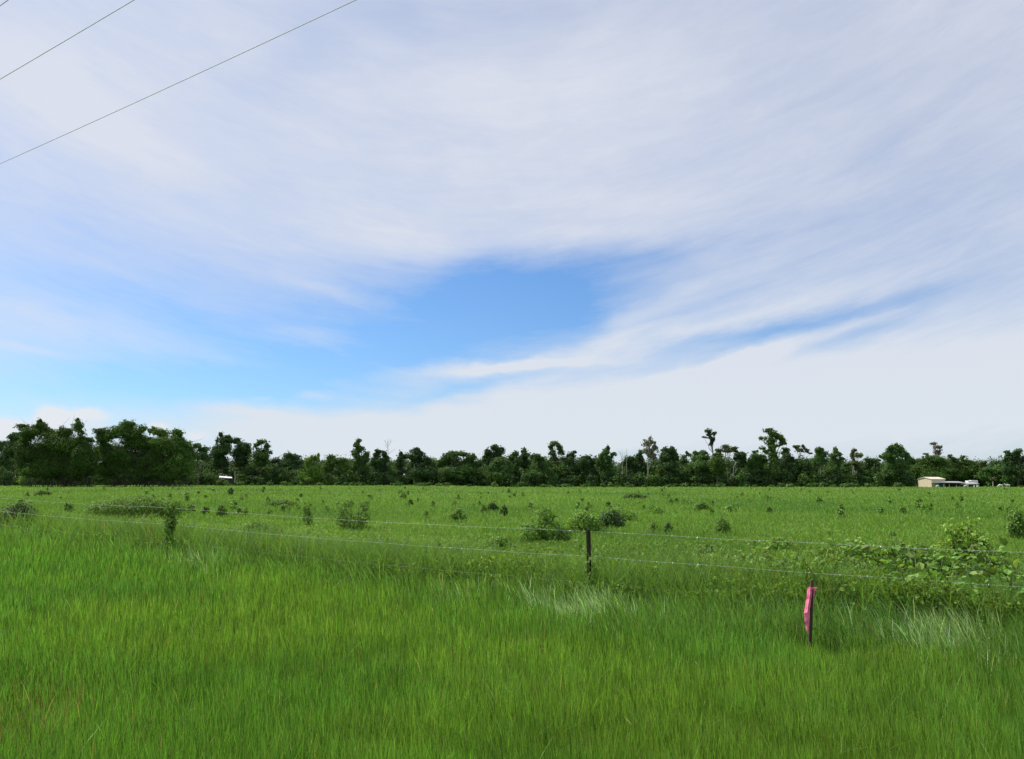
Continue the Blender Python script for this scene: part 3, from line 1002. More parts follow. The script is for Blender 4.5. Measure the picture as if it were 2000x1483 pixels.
     [(1919, 905, 6, 4, .6), (1923, 909, 4, 4, .6), (1916, 911, 5, 4, .6), (1918, 920, 9, 6)], 1919, C_OL, dict(pale=True)),
    ("large dark tree at the photo's right edge with ear-shaped boughs", 330,
     [(1967, 883, 6, 4), (1990, 882, 8, 5), (1980, 889, 12, 7), (1967, 895, 6, 5), (1961, 904, 5, 6), (1985, 902, 18, 13), (1976, 920, 18, 14), (2012, 898, 18, 16), (2005, 920, 22, 16)], 1986, C_DK, {}),
    ("low spreading green tree between the bamboo hedge and the right-edge tree", 342,
     [(1930, 919, 14, 7), (1946, 922, 15, 8), (1925, 932, 18, 10), (1950, 934, 20, 10)], 1938, C_MD, {}),
]
for lab, D, lobes, tk, colr, kw in TREES:
    tree(lab, D, lobes, tk, colr, **kw)

# bamboo
BAMB = [
    ("big dark bamboo clump on the left with a tall pointed plume", 232,
     [(45, 833, 13, 6), (76, 833, 15, 10), (77, 823, 4, 6), (60, 848, 20, 14), (95, 848, 20, 12), (125, 846, 18, 12), (151, 833, 10, 13), (152, 822, 4, 6), (165, 861, 19, 8),
      (120, 868, 40, 18), (44, 868, 14, 9), (75, 890, 36, 26), (130, 895, 42, 30), (165, 895, 22, 26), (42, 900, 12, 22), (60, 922, 18, 18), (100, 920, 45, 24), (155, 922, 30, 24)], 118, C_BB * 0.8),
    ("big bamboo clump with domed sunlit top, right of the dark pointed clump", 240,
     [(198, 844, 17, 8), (202, 858, 14, 12), (252, 831, 18, 12), (238, 846, 22, 14), (262, 848, 18, 14), (278, 838, 10, 8), (298, 842, 9, 9), (316, 846, 17, 9), (346, 845, 12, 8), (346, 857, 11, 11),
      (364, 869, 13, 8), (384, 871, 8, 4), (270, 868, 32, 18), (322, 872, 30, 18), (296, 885, 18, 20), (355, 886, 22, 20), (208, 885, 22, 22), (240, 900, 36, 26), (300, 905, 40, 26), (350, 912, 26, 22), (215, 920, 26, 20), (270, 928, 30, 15), (330, 928, 36, 16)], 290, C_BB),
    ("small bright green bamboo clump with two upright tips, right of the twin dome tree", 325,
     [(600, 903, 8, 9), (609, 893, 3, 5), (621, 896, 4, 9), (622, 888, 2, 4), (610, 922, 13, 14), (591, 930, 9, 12), (620, 926, 10, 18), (604, 938, 14, 8)], 606, C_BR),
    ("long bamboo hedge with curling tips behind the cream shed and shelter", 350,
     [(1800, 906, 16, 10), (1815, 899, 14, 8), (1832, 900, 16, 9), (1858, 905, 18, 10), (1884, 904, 15, 7), (1900, 910, 12, 8), (1854, 893, 2.5, 6), (1858, 890, 2, 2), (1865, 897, 4, 4), (1878, 895, 3.5, 5), (1882, 892, 3, 2),
      (1805, 920, 22, 14), (1845, 920, 28, 14), (1885, 922, 26, 14), (1825, 932, 28, 10), (1870, 934, 30, 9)], 1848, C_BB * 0.85),
]
for lab, D, lobes, ft, colr in BAMB:
    tree(lab, D, lobes, ft, colr, dens=1.15, name="bamboo_clump", cat="bamboo", leaf=0.40 if D < 300 else 0.55, bamboo=True, group="bamboo clumps")


# leafless trees
def bare_tree(label, D, foot, strokes, r=0.13):
    a = ray(foot, HORIZON)[0]
    base = np.array((a * D, D, float(ground_z(a * D, D))))
    root = empty("bare_tree", base, label, "tree", "leafless trees")
    b1, b2 = Bag(), Bag()
    for k, st in enumerate(strokes):
        pts = np.array([P(px, py, D + rng.uniform(-1, 1) * (k > 0)) for px, py in st])
        if k == 0:
            pts = np.concatenate([[base - np.array((0, 0, 0.2))], pts])
            tube(b1, pts, np.linspace(r * 1.3, r * 0.5, len(pts)), k=6)
        else:
            pts[0] = pts[0]
            tube(b2, pts, np.linspace(r * 0.55, r * 0.25, len(pts)), k=5)
    b1.build("trunk", M_pale, root, True)
    b2.build("branches", M_pale, root, True)


bare_tree("leafless grey tree with a fan of thin twigs above the treeline", 352, 758,
          [[(758, 905), (758, 880), (757, 866)], [(757, 872), (753, 864), (752, 859)], [(757, 868), (757, 858)], [(758, 872), (763, 864), (767, 860)], [(757, 868), (760, 861), (761, 857)],
           [(758, 888), (765, 882), (772, 877)], [(753, 864), (750, 860)], [(763, 864), (763, 858)], [(757, 876), (751, 868)]], 0.14)
bare_tree("bare pale forked stem in the sky gap beside the leaning column tree", 340, 1216,
          [[(1216, 925), (1216, 905), (1215, 895)], [(1215, 897), (1212, 887), (1207, 880)], [(1215, 895), (1216, 886), (1214, 880)], [(1216, 898), (1219, 890), (1221, 882)], [(1212, 887), (1212, 881)]], 0.15)
bare_tree("thin bare whip-like stem right of the forked pale stem", 342, 1224,
          [[(1224, 910), (1224, 890), (1224, 877)], [(1224, 893), (1227, 886)], [(1224, 896), (1221, 890)]], 0.12)


# stems with a tuft
def tuft(label, D, px, y0, y1, w, colr):
    a = ray(px, HORIZON)[0]
    base = np.array((a * D, D, float(ground_z(a * D, D))))
    root = empty("palm", base, label, "palm", "small palms by the buildings")
    top = P(px, y0 + (y1 - y0) * 0.5, D)
    b = Bag()
    tube(b, limb(base - np.array((0, 0, .2)), top, 6, 0.01), np.linspace(0.24, 0.17, 6))
    b.build("trunk", M_pale, root, True)
    b = Bag()
    m = D / F
    r3 = np.array((w * m, w * m, (y1 - y0) * 0.5 * m))
    lobe_leaves(b, P(px, (y0 + y1) / 2, D), r3, 260, 0.5, colr, bamboo=True)
    b.build("fronds", M_leaf, root)


tuft("pale pole-like palm with a small olive head, beside the small white roof", 330, 459, 913, 921, 5, C_OL)
tuft("pale pole-like palm with a shaggy brown head, left of the two white cows", 326, 1939, 934, 941, 4.0, np.array((0.12, 0.10, 0.06)))

# undergrowth of the forest edge and the wood behind it
bag = Bag()
for px in np.arange(-330, 2330, 12):
    if px < 20:
        D0 = 300
    else:
        D0 = 352 if 1775 < px < 1935 else 338
    for row, (dD, y0, y1, rr) in enumerate(((0, 929, 938, 11), (10, 918, 928, 13), (40, 908, 918, 15), (75, 904, 914, 18))):
        x = px + rng.uniform(-8, 8)
        D = D0 + dD + rng.uniform(-5, 5)
        r = rr * rng.uniform(0.6, 1.45)
        yy = rng.uniform(y0, y1) - 7 * (vnoise(np.array([px * 0.021]), np.array([row * 3.3]), 5)[0] - 0.45)
        outside = x < -30 or x > 2030
        if outside and row >= 2:
            yy -= rng.uniform(0, 25)
            r *= 1.5
        if 1196 < x < 1212 and row >= 2:
            yy += 8
        m = D / F
        c = P(x, yy + r * 0.25, D)
        colr = (C_DK, C_MD, C_DK, C_LT * 0.8)[rng.integers(0, 4)]
        r3 = np.array((r * m * 1.1, r * m, r * m))
        lobe_leaves(bag, c, r3, int(np.clip(9.5 * r3[0] * r3[2] * 4, 200, 1100)), 0.7, colr * rng.uniform(0.8, 1.2))
        # skirt to the ground
        if True:
            c2 = c.copy()
            c2[2] = float(ground_z(c[0], c[1])) + r3[2] * 0.4
            lobe_leaves(bag, c2, r3, int(np.clip(8 * r3[0] * r3[2] * 4, 150, 800)), 0.7, colr * rng.uniform(0.8, 1.2))
for _ in range(110):
    px = rng.uniform(420, 2150)
    if 1775 < px < 1990:
        continue
    a = ray(px, HORIZON)[0]
    D = rng.uniform(300, 334)
    r = rng.uniform(0.5, 1.5)
    c = np.array((a * D, D, float(ground_z(a * D, D)) + r * 0.5))
    lobe_leaves(bag, c, np.array((r * rng.uniform(1, 2), r, r)), int(160 * r * r + 60), 0.5, (C_MD, C_LT, C_LT * 1.3)[rng.integers(0, 3)])
ug = bag.build("forest_undergrowth", M_leaf)
tag(ug, "dense dark undergrowth and wood closing the field along its far edge", "undergrowth", kind="stuff")

# ---------------------------------------------------------------- fence
fence = empty("wire_fence", (FA[0], FA[1], 0), "three-strand wire fence on dark steel posts crossing the meadow", "fence")


def star_picket(p, h, lean=(0, 0)):
    b = Bag()
    z0 = float(ground_z(p[0], p[1]))
    for k in range(3):
        an = k * 2 * math.pi / 3 + 0.4
        e = np.array((math.cos(an), math.sin(an), 0))
        w = np.array((-e[1], e[0], 0)) * 0.006
        lo = np.array((p[0], p[1], z0 - 0.2))
        hi = np.array((p[0] + lean[0], p[1] + lean[1], z0 + h))
        q = [lo - w + e * 0.004, lo - w + e * 0.037, lo + w + e * 0.037, lo + w + e * 0.004]
        q2 = [hi - w + e * 0.004, hi - w + e * 0.036, hi + w + e * 0.036, hi + w + e * 0.004]
        b.add(np.array(q + q2), [np.array([(0, 1, 5, 4), (1, 2, 6, 5), (2, 3, 7, 6), (3, 0, 4, 7), (4, 5, 6, 7)])], (0.1, 0.1, 0.1))
    lo = np.array((p[0], p[1], z0 - 0.2))
    hi = np.array((p[0] + lean[0], p[1] + lean[1], z0 + h))
    tube(b, np.array([lo, hi]), 0.010, k=6)
    return b.build("fence_post", M_steel, fence)


PT = [fence_at_px(1152), fence_at_px(332)]
SP = PT[1] - PT[0]
posts = [PT[0] - SP, PT[0], PT[1], PT[1] + SP]
for p in posts:
    star_picket(p, 1.27, (-0.02, 0.0))
WIRE_H = (1.25, 0.86, 0.46)
for wh in WIRE_H:
    b = Bag()
    for i in range(3):
        p0, p1 = posts[i], posts[i + 1]
        t = np.linspace(0, 1, 40)
        xy = p0[None] * (1 - t[:, None]) + p1[None] * t[:, None]
        z0, z1 = float(ground_z(*p0)) + wh, float(ground_z(*p1)) + wh
        z = z0 * (1 - t) + z1 * t - 0.05 * 4 * t * (1 - t) + 0.004 * np.sin(t * 31 + wh * 9)
        pts = np.column_stack([xy, z])
        tube(b, pts, 0.0016, k=5)
        Lseg = np.linalg.norm(p1 - p0)
        for q in np.arange(0.1, Lseg, 0.13):   # barbs
            f = q / Lseg
            c = np.array([np.interp(f, t, pts[:, k]) for k in range(3)])
            d = norm(rng.normal(size=3)) * 0.012
            tube(b, np.array([c - d, c + d]), 0.0018, k=4)
    b.build("barbed_wire", M_wire, fence)

# overhead power lines, parallel to the road and fence
for (pa, pb, lab) in (((0, 320), (695, 0), "lowest overhead power cable, the longest across the sky"),
                      ((0, 153), (258, 0), "middle overhead power cable cutting the sky's upper left"),
                      ((0, 8), (14, 0), "overhead power cable just clipping the photo's upper left corner")):
    zc = 7.5
    pts = []
    for q in (pa, pb):
        a, z = ray(*q)
        D = (zc - EYE) / z
        pts.append(np.array((a * D, D, zc)))
    d = np.array((FD[0], FD[1], 0)) if lab.startswith("overhead") else norm(pts[0] - pts[1])
    mid = (pts[0] + pts[1]) / 2
    t = np.linspace(-26, 40, 60)
    Q = mid[None] + t[:, None] * d[None]
    Q[:, 2] += 0.0009 * (t * t - 20)
    b = Bag()
    tube(b, Q, 0.0048, k=6)
    o = b.build("power_cable", M_cable, None, True)
    tag(o, lab, "power line", "overhead power cables")

# ---------------------------------------------------------------- survey stake with ribbon
D = 9.3
base = P(1580, 1290, D)
base[2] = float(ground_z(base[0], base[1]))
topp = P(1586, 1133, D)
stake = empty("marker_stake", base, "short dark stake with a pink ribbon standing in the grass before the fence", "stake")
b = Bag()
ax = topp - base
for k in range(1):
    w = 0.017
    t0 = base - norm(ax) * 0.25
    q = []
    for c, ww in ((t0, w), (topp - norm(ax) * 0.05, w), (topp, w * 0.45)):
        for sx, sy in ((-1, -1), (1, -1), (1, 1), (-1, 1)):
            q.append(c + np.array((sx * ww, sy * ww * 0.8, 0)))
    f = []
    for lv in range(2):
        for j in range(4):
            f.append((lv * 4 + j, lv * 4 + (j + 1) % 4, lv * 4 + 4 + (j + 1) % 4, lv * 4 + 4 + j))
    f += [(8, 9, 10, 11), (3, 2, 1, 0)]
    b.add(np.array(q), [np.array(f)], (0.1, 0.1, 0.1))
b.build("stake", M_stake, stake)
# ribbon: wrapped round the stake, folded, hanging on its left side
b = Bag()
def ribbon_piece(rows, depth, seed, n=14):
    """a creased strip of flagging tape: left edge, ridge, right edge down the given rows"""
    r = np.random.default_rng(seed)
    rows = np.array(rows, float)
    py = np.linspace(rows[0, 0], rows[-1, 0], n)
    cols = [np.interp(py, rows[:, 0], rows[:, k]) for k in range(1, rows.shape[1])]
    K = 7
    V = []
    for i in range(n):
        e = np.interp(np.linspace(0, 1, K), np.linspace(0, 1, len(cols)), [c[i] for c in cols])
        e = e + r.normal(0, 0.08, K)
        dd = np.interp(np.linspace(0, 1, K), (0, 0.5, 1), depth) + r.normal(0, 0.0018, K) + 0.003 * math.sin(i * 1.3)
        yy = py[i] + (r.normal(0, 1.3, K) if i == n - 1 else r.normal(0, 0.25, K))
        V += [P(e[j], yy[j], D + dd[j]) for j in range(K)]
    f = [(i * K + j, i * K + j + 1, (i + 1) * K + j + 1, (i + 1) * K + j) for i in range(n - 1) for j in range(K - 1)]
    b.add(np.array(V), [np.array(f)], (1, 0.3, 0.4))


ribbon_piece([(1147, 1577, 1583, 1592), (1165, 1575.5, 1581.5, 1589), (1180, 1573, 1579, 1588), (1193, 1571, 1577, 1587), (1198, 1569.5, 1577, 1585.5)], (-0.012, -0.045, 0.020), 3)
ribbon_piece([(1197, 1570, 1576, 1582), (1210, 1571, 1576.5, 1581), (1221, 1572.5, 1577, 1580.5), (1232, 1574, 1577, 1579)], (-0.028, -0.042, -0.020), 4, 9)
ribbon_piece([(1150, 1584, 1589, 1592), (1170, 1582, 1587.5, 1590), (1188, 1581, 1586, 1588)], (0.0, 0.015, 0.035), 5, 8)
# band round the top
bc = P(1585.5, 1149, D)
tube(b, np.array([bc - np.array((0, 0, 0.014)), bc + np.array((0, 0, 0.010))]), 0.031, k=10)
tube(b, np.array([bc + (0.02, -0.03, 0.0), bc + (0.045, -0.035, 0.006), bc + (0.06, -0.03, -0.012)]), np.array((0.012, 0.008, 0.004)), k=5)
rb = b.build("ribbon", M_ribbon, stake)


# ---------------------------------------------------------------- buildings
def frame(origin, nrm):
    """local axes: y = out of the gable, x = along the gable (to the viewer's right), z up"""
    y = np.array((nrm[0], nrm[1], 0.0))
    y = y / np.linalg.norm(y)
    x = np.array((-y[1], y[0], 0))
    M = np.stack([x, y, np.array((0, 0, 1.0))], 1)
    return M


def shed():
    D = 322
    m = D / F
    nrm = np.array((-0.954, -0.304))
    c0 = P(1819.6, 950, D)           # front corner between gable and shaded side
    c0[2] = 0
    root = empty("farm_shed", c0, "cream sheet-metal shed with low gabled roof at the field's far end", "shed")
    y = np.array((nrm[0], nrm[1], 0))
    x = np.array((-nrm[1], nrm[0], 0))     # along gable
    if x[0] > 0:
        x = -x                              # away from the corner, to the viewer's left
    # gable runs from the corner along x, depth runs along -y
    def W(u, v, z):
        return c0 + x * u - y * v + np.array((0, 0, z))
    Wd, Ln, He, Hr = 6.6, 6.9, 3.25, 4.0
    bw = Bag()
    V = [W(0, 0, -.2), W(Wd, 0, -.2), W(Wd, 0, He), W(Wd / 2, 0, Hr), W(0, 0, He),
         W(0, Ln, -.2), W(Wd, Ln, -.2), W(Wd, Ln, He), W(Wd / 2, Ln, Hr), W(0, Ln, He)]
    bw.add(np.array(V), [np.array([(0, 1, 2, 3, 4), (9, 8, 7, 6, 5)]), np.array([(0, 4, 9, 5), (1, 6, 7, 2)])], (0.5, 0.5, 0.4))
    bw.build("wall", M_cream, root)
    br = Bag()
    for sgn in (0, 1):
        u0, u1 = (-0.25, Wd / 2) if sgn == 0 else (Wd + 0.25, Wd / 2)
        z0, z1 = He - 0.07, Hr + 0.03
        V = [W(u0, -.25, z0), W(u1, -.25, z1), W(u1, Ln + .25, z1), W(u0, Ln + .25, z0)]
        V += [v + np.array((0, 0, 0.08)) for v in V]
        br.add(np.array(V), [np.array([(0, 3, 2, 1), (4, 5, 6, 7), (0, 1, 5, 4), (1, 2, 6, 5), (2, 3, 7, 6), (3, 0, 4, 7)])], (0.6, 0.6, 0.5))
    br.build("roof", M_creamroof, root)
    bt = Bag()
    for u in (-0.02, Wd + 0.02):
        tube(bt, np.array([W(u, -0.03, 0), W(u, -0.03, He)]), 0.07, k=4)
    for i in range(2):
        za, zb = (He, Hr) if i == 0 else (Hr, He)
        ua, ub = (0, Wd / 2) if i == 0 else (Wd / 2, Wd)
        tube(bt, np.array([W(ua, -0.28, za), W(ub, -0.28, zb)]), 0.06, k=4)
    bt.build("trim", M_creamroof, root)


shed()


def shelter():
    D = 320.3
    p = lambda px, py, dd=0: P(px, py, D + dd)
    base = p(1868, 952)
    base[2] = 0
    root = empty("open_shelter", base, "long low open-sided shelter with a grey roof beside the cream shed", "shelter")

    def slab(name, x0, ya, x1, yb, depth, th):
        b = Bag()
        A, B = p(x0, ya), p(x1, yb)
        A2, B2 = A + np.array((1.5, depth, 0.45)), B + np.array((1.5, depth, 0.45))
        up = np.array((0, 0, th))
        V = [A, B, B2, A2, A + up, B + up, B2 + up, A2 + up]
        b.add(np.array(V), [np.array([(0, 3, 2, 1), (4, 5, 6, 7), (0, 1, 5, 4), (1, 2, 6, 5), (2, 3, 7, 6), (3, 0, 4, 7)])], (0.5, 0.5, 0.5))
        b.build(name, M_zinc, root)
    slab("roof", 1822, 943, 1886, 943.8, 8, 0.22)
    slab("roof", 1877, 946, 1912.5, 945.6, 7, 0.2)
    for px, dd in ((1843, 0.3), (1854, 0.3), (1891, 0.3), (1911.5, 0.3), (1868, 7.5), (1888, 6.5), (1908, 6.5)):
        b = Bag()
        q = p(px, 946.3, dd)
        g0 = q.copy()
        g0[2] = -0.2
        tube(b, np.array([g0, q]), 0.13, k=6)
        b.build("post", M_zinc, root)
    b = Bag()
    q0, q1 = p(1844, 946, 8.6), p(1912, 946.5, 8.6)
    V = [np.array((q0[0], q0[1], -.2)), np.array((q1[0], q1[1], -.2)), q1, q0]
    V += [v + np.array((0, 0.12, 0)) for v in V]
    b.add(np.array(V), [np.array([(0, 1, 2, 3), (5, 4, 7, 6), (1, 5, 6, 2), (4, 0, 3, 7), (3, 2, 6, 7)])], (0.1, 0.1, 0.1))
    b.build("roof_shade_panel", M_dark, root)  # added dark panel, stands in for the shade under the roof
    # teal water tank under the roof
    c = p(1837.5, 951, 3.5)
    c[2] = 0
    tank = empty("water_tank", c, "dull teal rounded tank under the shelter roof next to the shed", "tank")
    b = Bag()
    prof = [(0, 1.25), (0.15, 1.3), (0.8, 1.3), (0.85, 1.34), (0.95, 1.3), (1.45, 1.3), (1.62, 1.1), (1.72, 0.4), (1.74, 0.05)]
    an = np.arange(18) / 18 * 2 * math.pi
    V = np.array([(c[0] + r * math.cos(t), c[1] + r * math.sin(t), z) for z, r in prof for t in an])
    f = [(i * 18 + j, i * 18 + (j + 1) % 18, (i + 1) * 18 + (j + 1) % 18, (i + 1) * 18 + j) for i in range(len(prof) - 1) for j in range(18)]
    b.add(V, [np.array(f)], (0.1, 0.2, 0.2))
    b.build("tank_body", M_teal, tank, True)
    b = Bag()
    tube(b, np.array([c + np.array((0, 0, 1.72)), c + np.array((0, 0, 1.84))]), 0.3, k=12)
    b.build("lid", M_teal, tank)
    # white container behind the right end
    a, bb = p(1892.3, 952, 9), p(1910.8, 952, 9)
    cc = (a + bb) / 2
    cc[2] = 0
    cont = empty("container", cc, "white box-shaped container standing behind the shelter roof's right end", "container")
    hw = (bb[0] - a[0]) / 2
    top = P(1900, 939, D + 9)[2]
    b = Bag()
    box(b, (-hw, 0, 0.15), (hw, 2.4, top), M=None, off=cc)
    b.build("body", M_white, cont)
    b = Bag()
    for k in range(9):
        u = -hw + 0.15 + k * (2 * hw - 0.3) / 8
        box(b, (u - 0.06, -0.05, 0.3), (u + 0.06, 0.0 - 0.003, top - 0.15), off=cc)
    b.build("ribs", M_white, cont)
    b = Bag()
    box(b, (-hw * 0.30, 0.2, top + 0.004), (hw * 0.98, 2.2, top + 0.16), off=cc)
    b.build("roof_cap", M_white, cont)


shelter()


def hut():
    D = 322
    p = lambda px, py, dd=0: P(px, py, D + dd)
    base = p(440, 945)
    base[2] = float(ground_z(base[0], D))
    root = empty("hut", base, "small dark hut with a slanting white tin roof below the treeline", "hut")
    b = Bag()
    A, B = p(427, 933.8), p(454, 934.4)
    A2, B2 = p(429, 930.2, 3.6), p(452, 932.2, 3.6)
    up = np.array((0, 0, 0.10))
    V = [A, B, B2, A2]
    V = V + [v + up for v in V]
    b.add(np.array(V), [np.array([(0, 3, 2, 1), (4, 5, 6, 7), (0, 1, 5, 4), (1, 2, 6, 5), (2, 3, 7, 6), (3, 0, 4, 7)])], (0.8, 0.8, 0.8))
    b.build("roof", M_white, root)
    b = Bag()
    z0 = base[2]
    x0, x1 = A[0] + 0.5, B[0] - 0.5
    box(b, (x0, D + 0.6, z0 - 0.2), (x1, D + 3.3, A[2] - 0.06))
    b.build("wall", M_dark, root)
    for x in (x0 + 0.1, x1 - 0.1):
        b = Bag()
        tube(b, np.array([(x, D + 0.25, z0 - .2), (x, D + 0.25, A[2] + 0.05)]), 0.08, k=6)
        b.build("post", M_bark, root)


hut()


# ---------------------------------------------------------------- cattle
def cow_mesh(kind):
    """one continuous skin; x = towards the head"""
    if kind == "grazing":
        J = {"hip": (-0.75, 0, 1.22, .30), "belly": (-0.15, 0, 1.12, .36), "chest": (0.45, 0, 1.15, .34), "hump": (0.5, 0, 1.47, .15),
             "neck": (0.95, 0, 1.0, .19), "poll": (1.28, 0, 0.66, .13), "brow": (1.38, 0, 0.48, .11), "nose": (1.48, 0, 0.24, .08),
             "t1": (-1.02, 0, 1.2, .06), "t2": (-1.1, 0, 0.85, .03), "t3": (-1.1, 0, 0.5, .05)}
    else:
        J = {"hip": (-0.75, 0, 1.22, .30), "belly": (-0.15, 0, 1.12, .36), "chest": (0.45, 0, 1.15, .34), "hump": (0.5, 0, 1.47, .15),
             "neck": (0.88, 0, 1.35, .19), "poll": (1.15, 0, 1.58, .13), "brow": (1.3, 0, 1.52, .11), "nose": (1.55, 0, 1.36, .08),
             "t1": (-1.02, 0, 1.2, .06), "t2": (-1.1, 0, 0.85, .03), "t3": (-1.1, 0, 0.5, .05)}
    E = [("hip", "belly"), ("belly", "chest"), ("chest", "hump"), ("chest", "neck"), ("neck", "poll"), ("poll", "brow"), ("brow", "nose"), ("hip", "t1"), ("t1", "t2"), ("t2", "t3")]
    for s_, q in (("l", 0.2), ("r", -0.2)):
        J.update({"k" + s_: (-0.72, q, 0.85, .17), "h" + s_: (-0.92, q, 0.52, .075), "f" + s_: (-0.82, q, 0.05, .07),
                  "s" + s_: (0.5, q, 0.8, .14), "w" + s_: (0.52, q, 0.45, .07), "o" + s_: (0.5, q, 0.05, .065)})
        E += [("hip", "k" + s_), ("k" + s_, "h" + s_), ("h" + s_, "f" + s_), ("chest", "s" + s_), ("s" + s_, "w" + s_), ("w" + s_, "o" + s_)]
        px_, _, pz_, _ = J["poll"]
        J["e" + s_] = (px_ - 0.05, q * 1.35, pz_ + 0.0, .05)
        E += [("poll", "e" + s_)]
    names = list(J)
    me = bpy.data.meshes.new("cow_skeleton")
    me.from_pydata([J[k][:3] for k in names], [(names.index(a), names.index(b_)) for a, b_ in E], [])
    ob = bpy.data.objects.new("cow_skeleton", me)
    COL.objects.link(ob)
    sk = ob.modifiers.new("skin", 'SKIN')
    ss = ob.modifiers.new("sub", 'SUBSURF')
    ss.levels = ss.render_levels = 1
    for i, k in enumerate(names):
        r = J[k][3]
        me.skin_vertices[0].data[i].radius = (r, r)
        me.skin_vertices[0].data[i].use_root = (k == "hip")
    dg = bpy.context.evaluated_depsgraph_get()
    dg.update()
    out = bpy.data.meshes.new_from_object(ob.evaluated_get(dg))
    out.name = "cow"
    out.materials.clear()
    out.materials.append(M_hide)
    out.polygons.foreach_set("use_smooth", np.ones(len(out.polygons), dtype=bool))
    bpy.data.objects.remove(ob)
    return out, J["poll"]


GRZ, POLL_G = cow_mesh("grazing")
STD, POLL_S = cow_mesh("standing")


def horn_mesh(poll, sgn):
    b = Bag()
    p = np.array(poll[:3])
    tube(b, np.array([p + (0, sgn * .08, .08), p + (-0.03, sgn * .2, .16), p + (-0.03, sgn * .24, .30)]), np.array((.035, .025, .008)), k=5)
    o = b.build("horn", M_horn)
    return o


CATTLE = [
    (1954, 318, "g", 180, "white cow grazing at the field's far right, left one of the close pair"),
    (1967, 318, "s", 172, "white cow at the field's far right, right one of the close pair"),
    (1831, 313, "g", 200, "white cow in front of the teal tank by the shed"),
    (1886, 316, "g", 175, "white cow at the middle of the open shelter, before the white container"),
    (1902, 316, "s", 265, "white cow seen end-on under the white container"),
    (1908, 316, "s", 275, "white cow beside the shelter's last post"),
]
for px, D, kd, rot, lab in CATTLE:
    a = ray(px, HORIZON)[0]
    me, poll = (GRZ, POLL_G) if kd == "g" else (STD, POLL_S)
    root = empty("cow", (a * D, D, 0), lab, "cow", "white cattle by the shelter")
    root.rotation_euler = (0, 0, R(rot))
    root.scale = (0.85,) * 3 if px > 1940 else ((0.62,) * 3 if px < 1895 else (0.44,) * 3)
    bo = bpy.data.objects.new("body", me)
    COL.objects.link(bo)
    bo.parent = root
    for sgn in (-1, 1):
        h = horn_mesh(poll, sgn)
        h.parent = root

# ---------------------------------------------------------------- shrubs and weeds in the field
S_DK = np.array((0.070, 0.130, 0.038))
S_MD = np.array((0.120, 0.225, 0.040))
S_LT = np.array((0.170, 0.310, 0.055))
S_YL = np.array((0.215, 0.360, 0.062))


def shrub(label, px, py, w, h, col, leaf, dens=1.0, lobes=None, D=None, name="shrub", cat="shrub", group="shrubs and vine thickets in the field"):
    """px, py: middle of the foot in the photo; w, h size in photo pixels"""
    if D is None:
        base = ground_point(px, py)
    else:
        a = ray(px, py)[0]
        base = np.array((a * D, D, float(ground_z(a * D, D))))
    D = base[1]
    m = D / F
    leaf = leaf * (0.72 if D < 40 else 1)
    root = empty(name, base, label, cat, group)
    bag, st = Bag(), Bag()
    Wm, Hm = w * m, h * m
    lobes = lobes or [(0, 0.55, 0.5, 0.5), (-0.25, 0.4, 0.3, 0.38), (0.27, 0.38, 0.3, 0.36), (rng.uniform(-.1, .1), 0.78, 0.25, 0.25)]
    for lx, lz, rx, rz in lobes:
        c = base + np.array((lx * Wm, rng.uniform(-.15, .15) * Wm, lz * Hm))
        r3 = np.array((rx * Wm, rx * Wm * 0.8, rz * Hm))
        n = int(np.clip(dens * 5.5 * (r3[0] * r3[2] + r3[1] * r3[2] + r3[0] * r3[1]) / (leaf * leaf), 20, 4200))
        d = norm(rng.normal(size=(n, 3)))
        rad = rng.uniform(0.25, 1, (n, 1)) ** 0.6 * (0.75 + 0.4 * rng.random((n, 1)))
        Cc = c + d * r3 * rad
        Cc[:, 2] = np.maximum(Cc[:, 2], base[2] + 0.03)
        Nrm = norm(d * 0.6 + rng.normal(0, 0.45, (n, 3)) + np.array((-0.05, -0.1, 0.55)))
        leaves(bag, Cc, Nrm, leaf * rng.uniform(0.45, 1.35, n), jitter_col(col, n, 0.4, 0.16))
        for _ in range(4):
            p1 = c + norm(rng.normal(size=3)) * r3 * 0.9
            p1[2] = max(p1[2], base[2] + 0.1)
            tube(st, limb(base + np.array((rng.uniform(-.1, .1) * Wm, 0, -0.05)), p1, 5, 0.05), np.linspace(0.012, 0.005, 5), (0.06, 0.09, 0.03), k=5)
    bag.build("foliage", M_shrub, root)
    st.build("stems", M_shrub, root, True)
    return root


